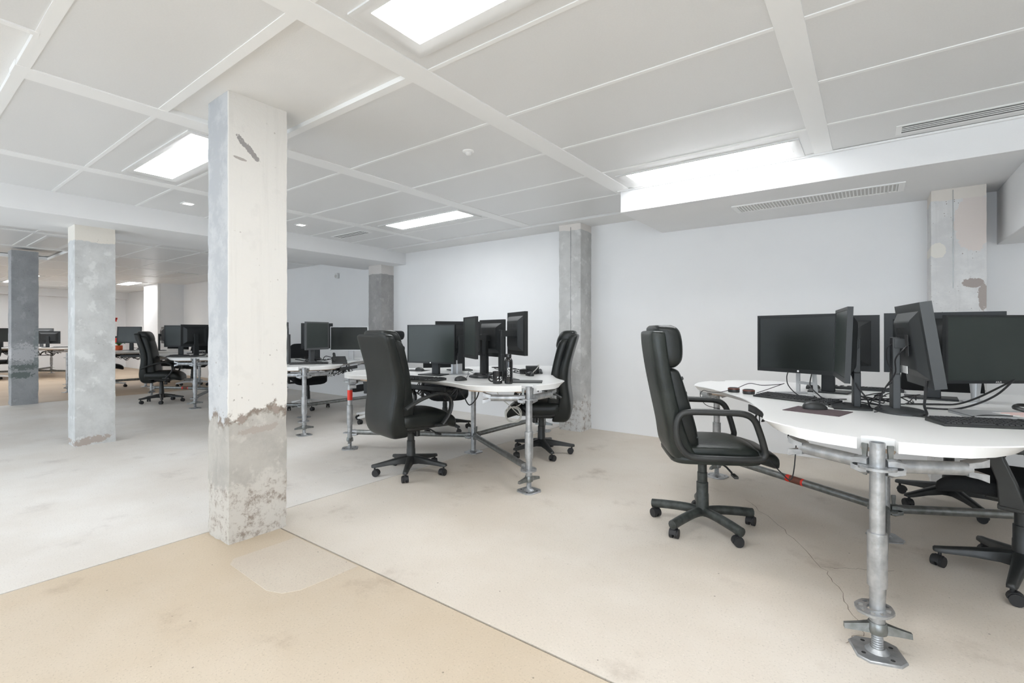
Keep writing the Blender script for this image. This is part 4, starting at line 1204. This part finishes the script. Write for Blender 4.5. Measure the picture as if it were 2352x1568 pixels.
cable('black cable hanging from the edge-on monitor down to the desk', [(-.10, 3.12, .99), (-.06, 3.08, .90), (-.02, 3.07, .84), (.0, 3.10, Z), (.08, 3.2, Z)], .004)
cable('thin black cable draped from the tall stand top to the desk', [(.10, 3.07, 1.135), (.06, 3.05, 1.10), (.065, 3.05, 1.02), (.10, 3.06, .96), (.05, 3.05, .90), (.03, 3.06, .84), (.03, 3.05, Z), (.01, 2.98, Z)], .0028)
cable('grey-black signal cable plugged into the tilted monitor back', [(.145, 2.985, 1.12), (.12, 2.95, 1.10), (.09, 2.97, 1.05), (.09, 3.0, .98), (.05, 3.02, .90), (.03, 3.02, .82), (.06, 3.02, Z), (.12, 3.0, Z + .004)], .0034)
cable('black power lead below the tilted monitor reaching the oval foot', [(.205, 2.95, .955), (.20, 2.95, .90), (.195, 2.95, .84), (.20, 2.99, Z), (.10, 3.10, Z + .012)], .0055)
cable('thick black cable sweeping under the lettered monitor to the desk', [(.56, 3.42, .935), (.50, 3.38, .87), (.42, 3.34, .82), (.33, 3.30, Z + .003), (.22, 3.28, Z + .002)], .005)
cable('black cable with a plug behind the lettered monitor stand', [(.60, 3.62, .93), (.52, 3.56, .88), (.44, 3.52, .83), (.36, 3.48, Z + .01), (.27, 3.46, Z + .004), (.15, 3.42, Z)], .005)
cable('thin black cable crossing the white top in front of the closed laptop', [(.14, 2.95, Z), (.22, 2.94, Z), (.28, 2.96, Z), (.33, 2.98, Z), (.40, 3.04, Z + .015), (.50, 3.04, Z + .022)], .0025)
cable('thin black cable curling beside the headset', [(.64, 3.40, .93), (.66, 3.40, .88), (.62, 3.36, .82), (.57, 3.34, Z), (.54, 3.36, Z + .002)], .0025)
rnd = random.Random(3)
spots = [('tangle of black cable between the two stands of the large right desk', .03, 3.20), ('tangle of black cable behind the foot of the edge-on monitor', -.02, 3.40), ('tangle of black cable at the middle of the large right desk', .12, 3.45)]
for lb, x, y in spots:
    pts = [(x + rnd.uniform(-.09, .09), y + rnd.uniform(-.10, .10), Z + rnd.uniform(0, .05)) for _ in range(11)]
    cable(lb, pts, .0032)
cable('black cable from the badge monitor stand curling onto the desk', [(-.30, 3.50, .92), (-.30, 3.42, .86), (-.26, 3.36, .82), (-.22, 3.40, Z), (-.12, 3.45, Z)], .0035)
cable('short black lead hanging from the badge monitor lower edge', [(-.43, 3.53, .93), (-.435, 3.51, .89), (-.42, 3.49, .84), (-.36, 3.47, Z), (-.28, 3.5, Z)], .003)
# middle desk cables
pts = []
ccx, ccy = -2.33, 3.13
for k in range(40):
    a = 2 * PI * k / 12
    rr = .062 + .004 * math.sin(k * 1.7)
    pts.append((ccx + rr * math.cos(a) * .80 + .002 * k * .15, ccy + rr * math.cos(a) * .55 + .0006 * k, .515 + rr * math.sin(a)))
cable('pale grey cable coil hanging below the middle desk', [(-2.40, 3.02, ZT - .06), (-2.39, 3.05, .66), (-2.34, 3.10, .60)] + pts + [(-2.28, 3.18, .60), (-2.22, 3.20, .70), (-2.20, 3.2, ZT - .06)], .0035, 'cable_grey', 3)
cable('black cable loops drooping under the front edge of the middle desk', [(-2.95, 3.0, ZT - .07), (-2.90, 2.95, .64), (-2.80, 2.92, .61), (-2.72, 2.90, .66), (-2.72, 2.92, .72), (-2.66, 2.92, .66), (-2.58, 2.90, .60), (-2.52, 2.92, .66), (-2.52, 2.95, .73)], .005)
for lb, x, y in (('tangle of black cable at the foot of the edge-on monitor on the middle desk', -2.62, 3.22), ('tangle of black cable around the hub boxes behind the bottle', -2.62, 3.70), ('black cable nest at the back of the middle desk', -2.95, 3.85)):
    cable(lb, [(x + rnd.uniform(-.13, .13), y + rnd.uniform(-.10, .10), Z + rnd.uniform(0, .045)) for _ in range(11)], .0035)
cable('pale cable looped over the hub boxes behind the bottle', [(-2.55, 3.72, Z), (-2.50, 3.74, .84), (-2.50, 3.78, .87), (-2.55, 3.84, .86), (-2.58, 3.9, Z)], .004, 'cable_grey')
cable('black mouse cable lifting behind the mouse on the middle desk', [(-2.70, 2.99, ZT + .012), (-2.73, 3.05, Z + .03), (-2.76, 3.10, Z + .06), (-2.74, 3.2, Z + .01)], .002)
# desks beyond
for lb, x, y in (('cable tangle at the pale-screened grey monitor by the near pillar', -5.95, 3.50), ('cable drooping behind the silver framed monitor', -5.85, 3.9),
                 ('cable tangle on the desk between the pale and near pillars', -9.3, 3.55), ('cable tangle on the far desk behind the high-back chair', -12.5, 3.6)):
    cable(lb, [(x + rnd.uniform(-.16, .16), y + rnd.uniform(-.14, .14), Z + rnd.uniform(0, .07)) for _ in range(12)], .005)
cable('cable bundle hanging under the farthest desk', [(-17.6 + rnd.uniform(-.3, .3), 2.9 + rnd.uniform(-.2, .2), .60 + rnd.uniform(-.06, .1)) for _ in range(14)], .009)
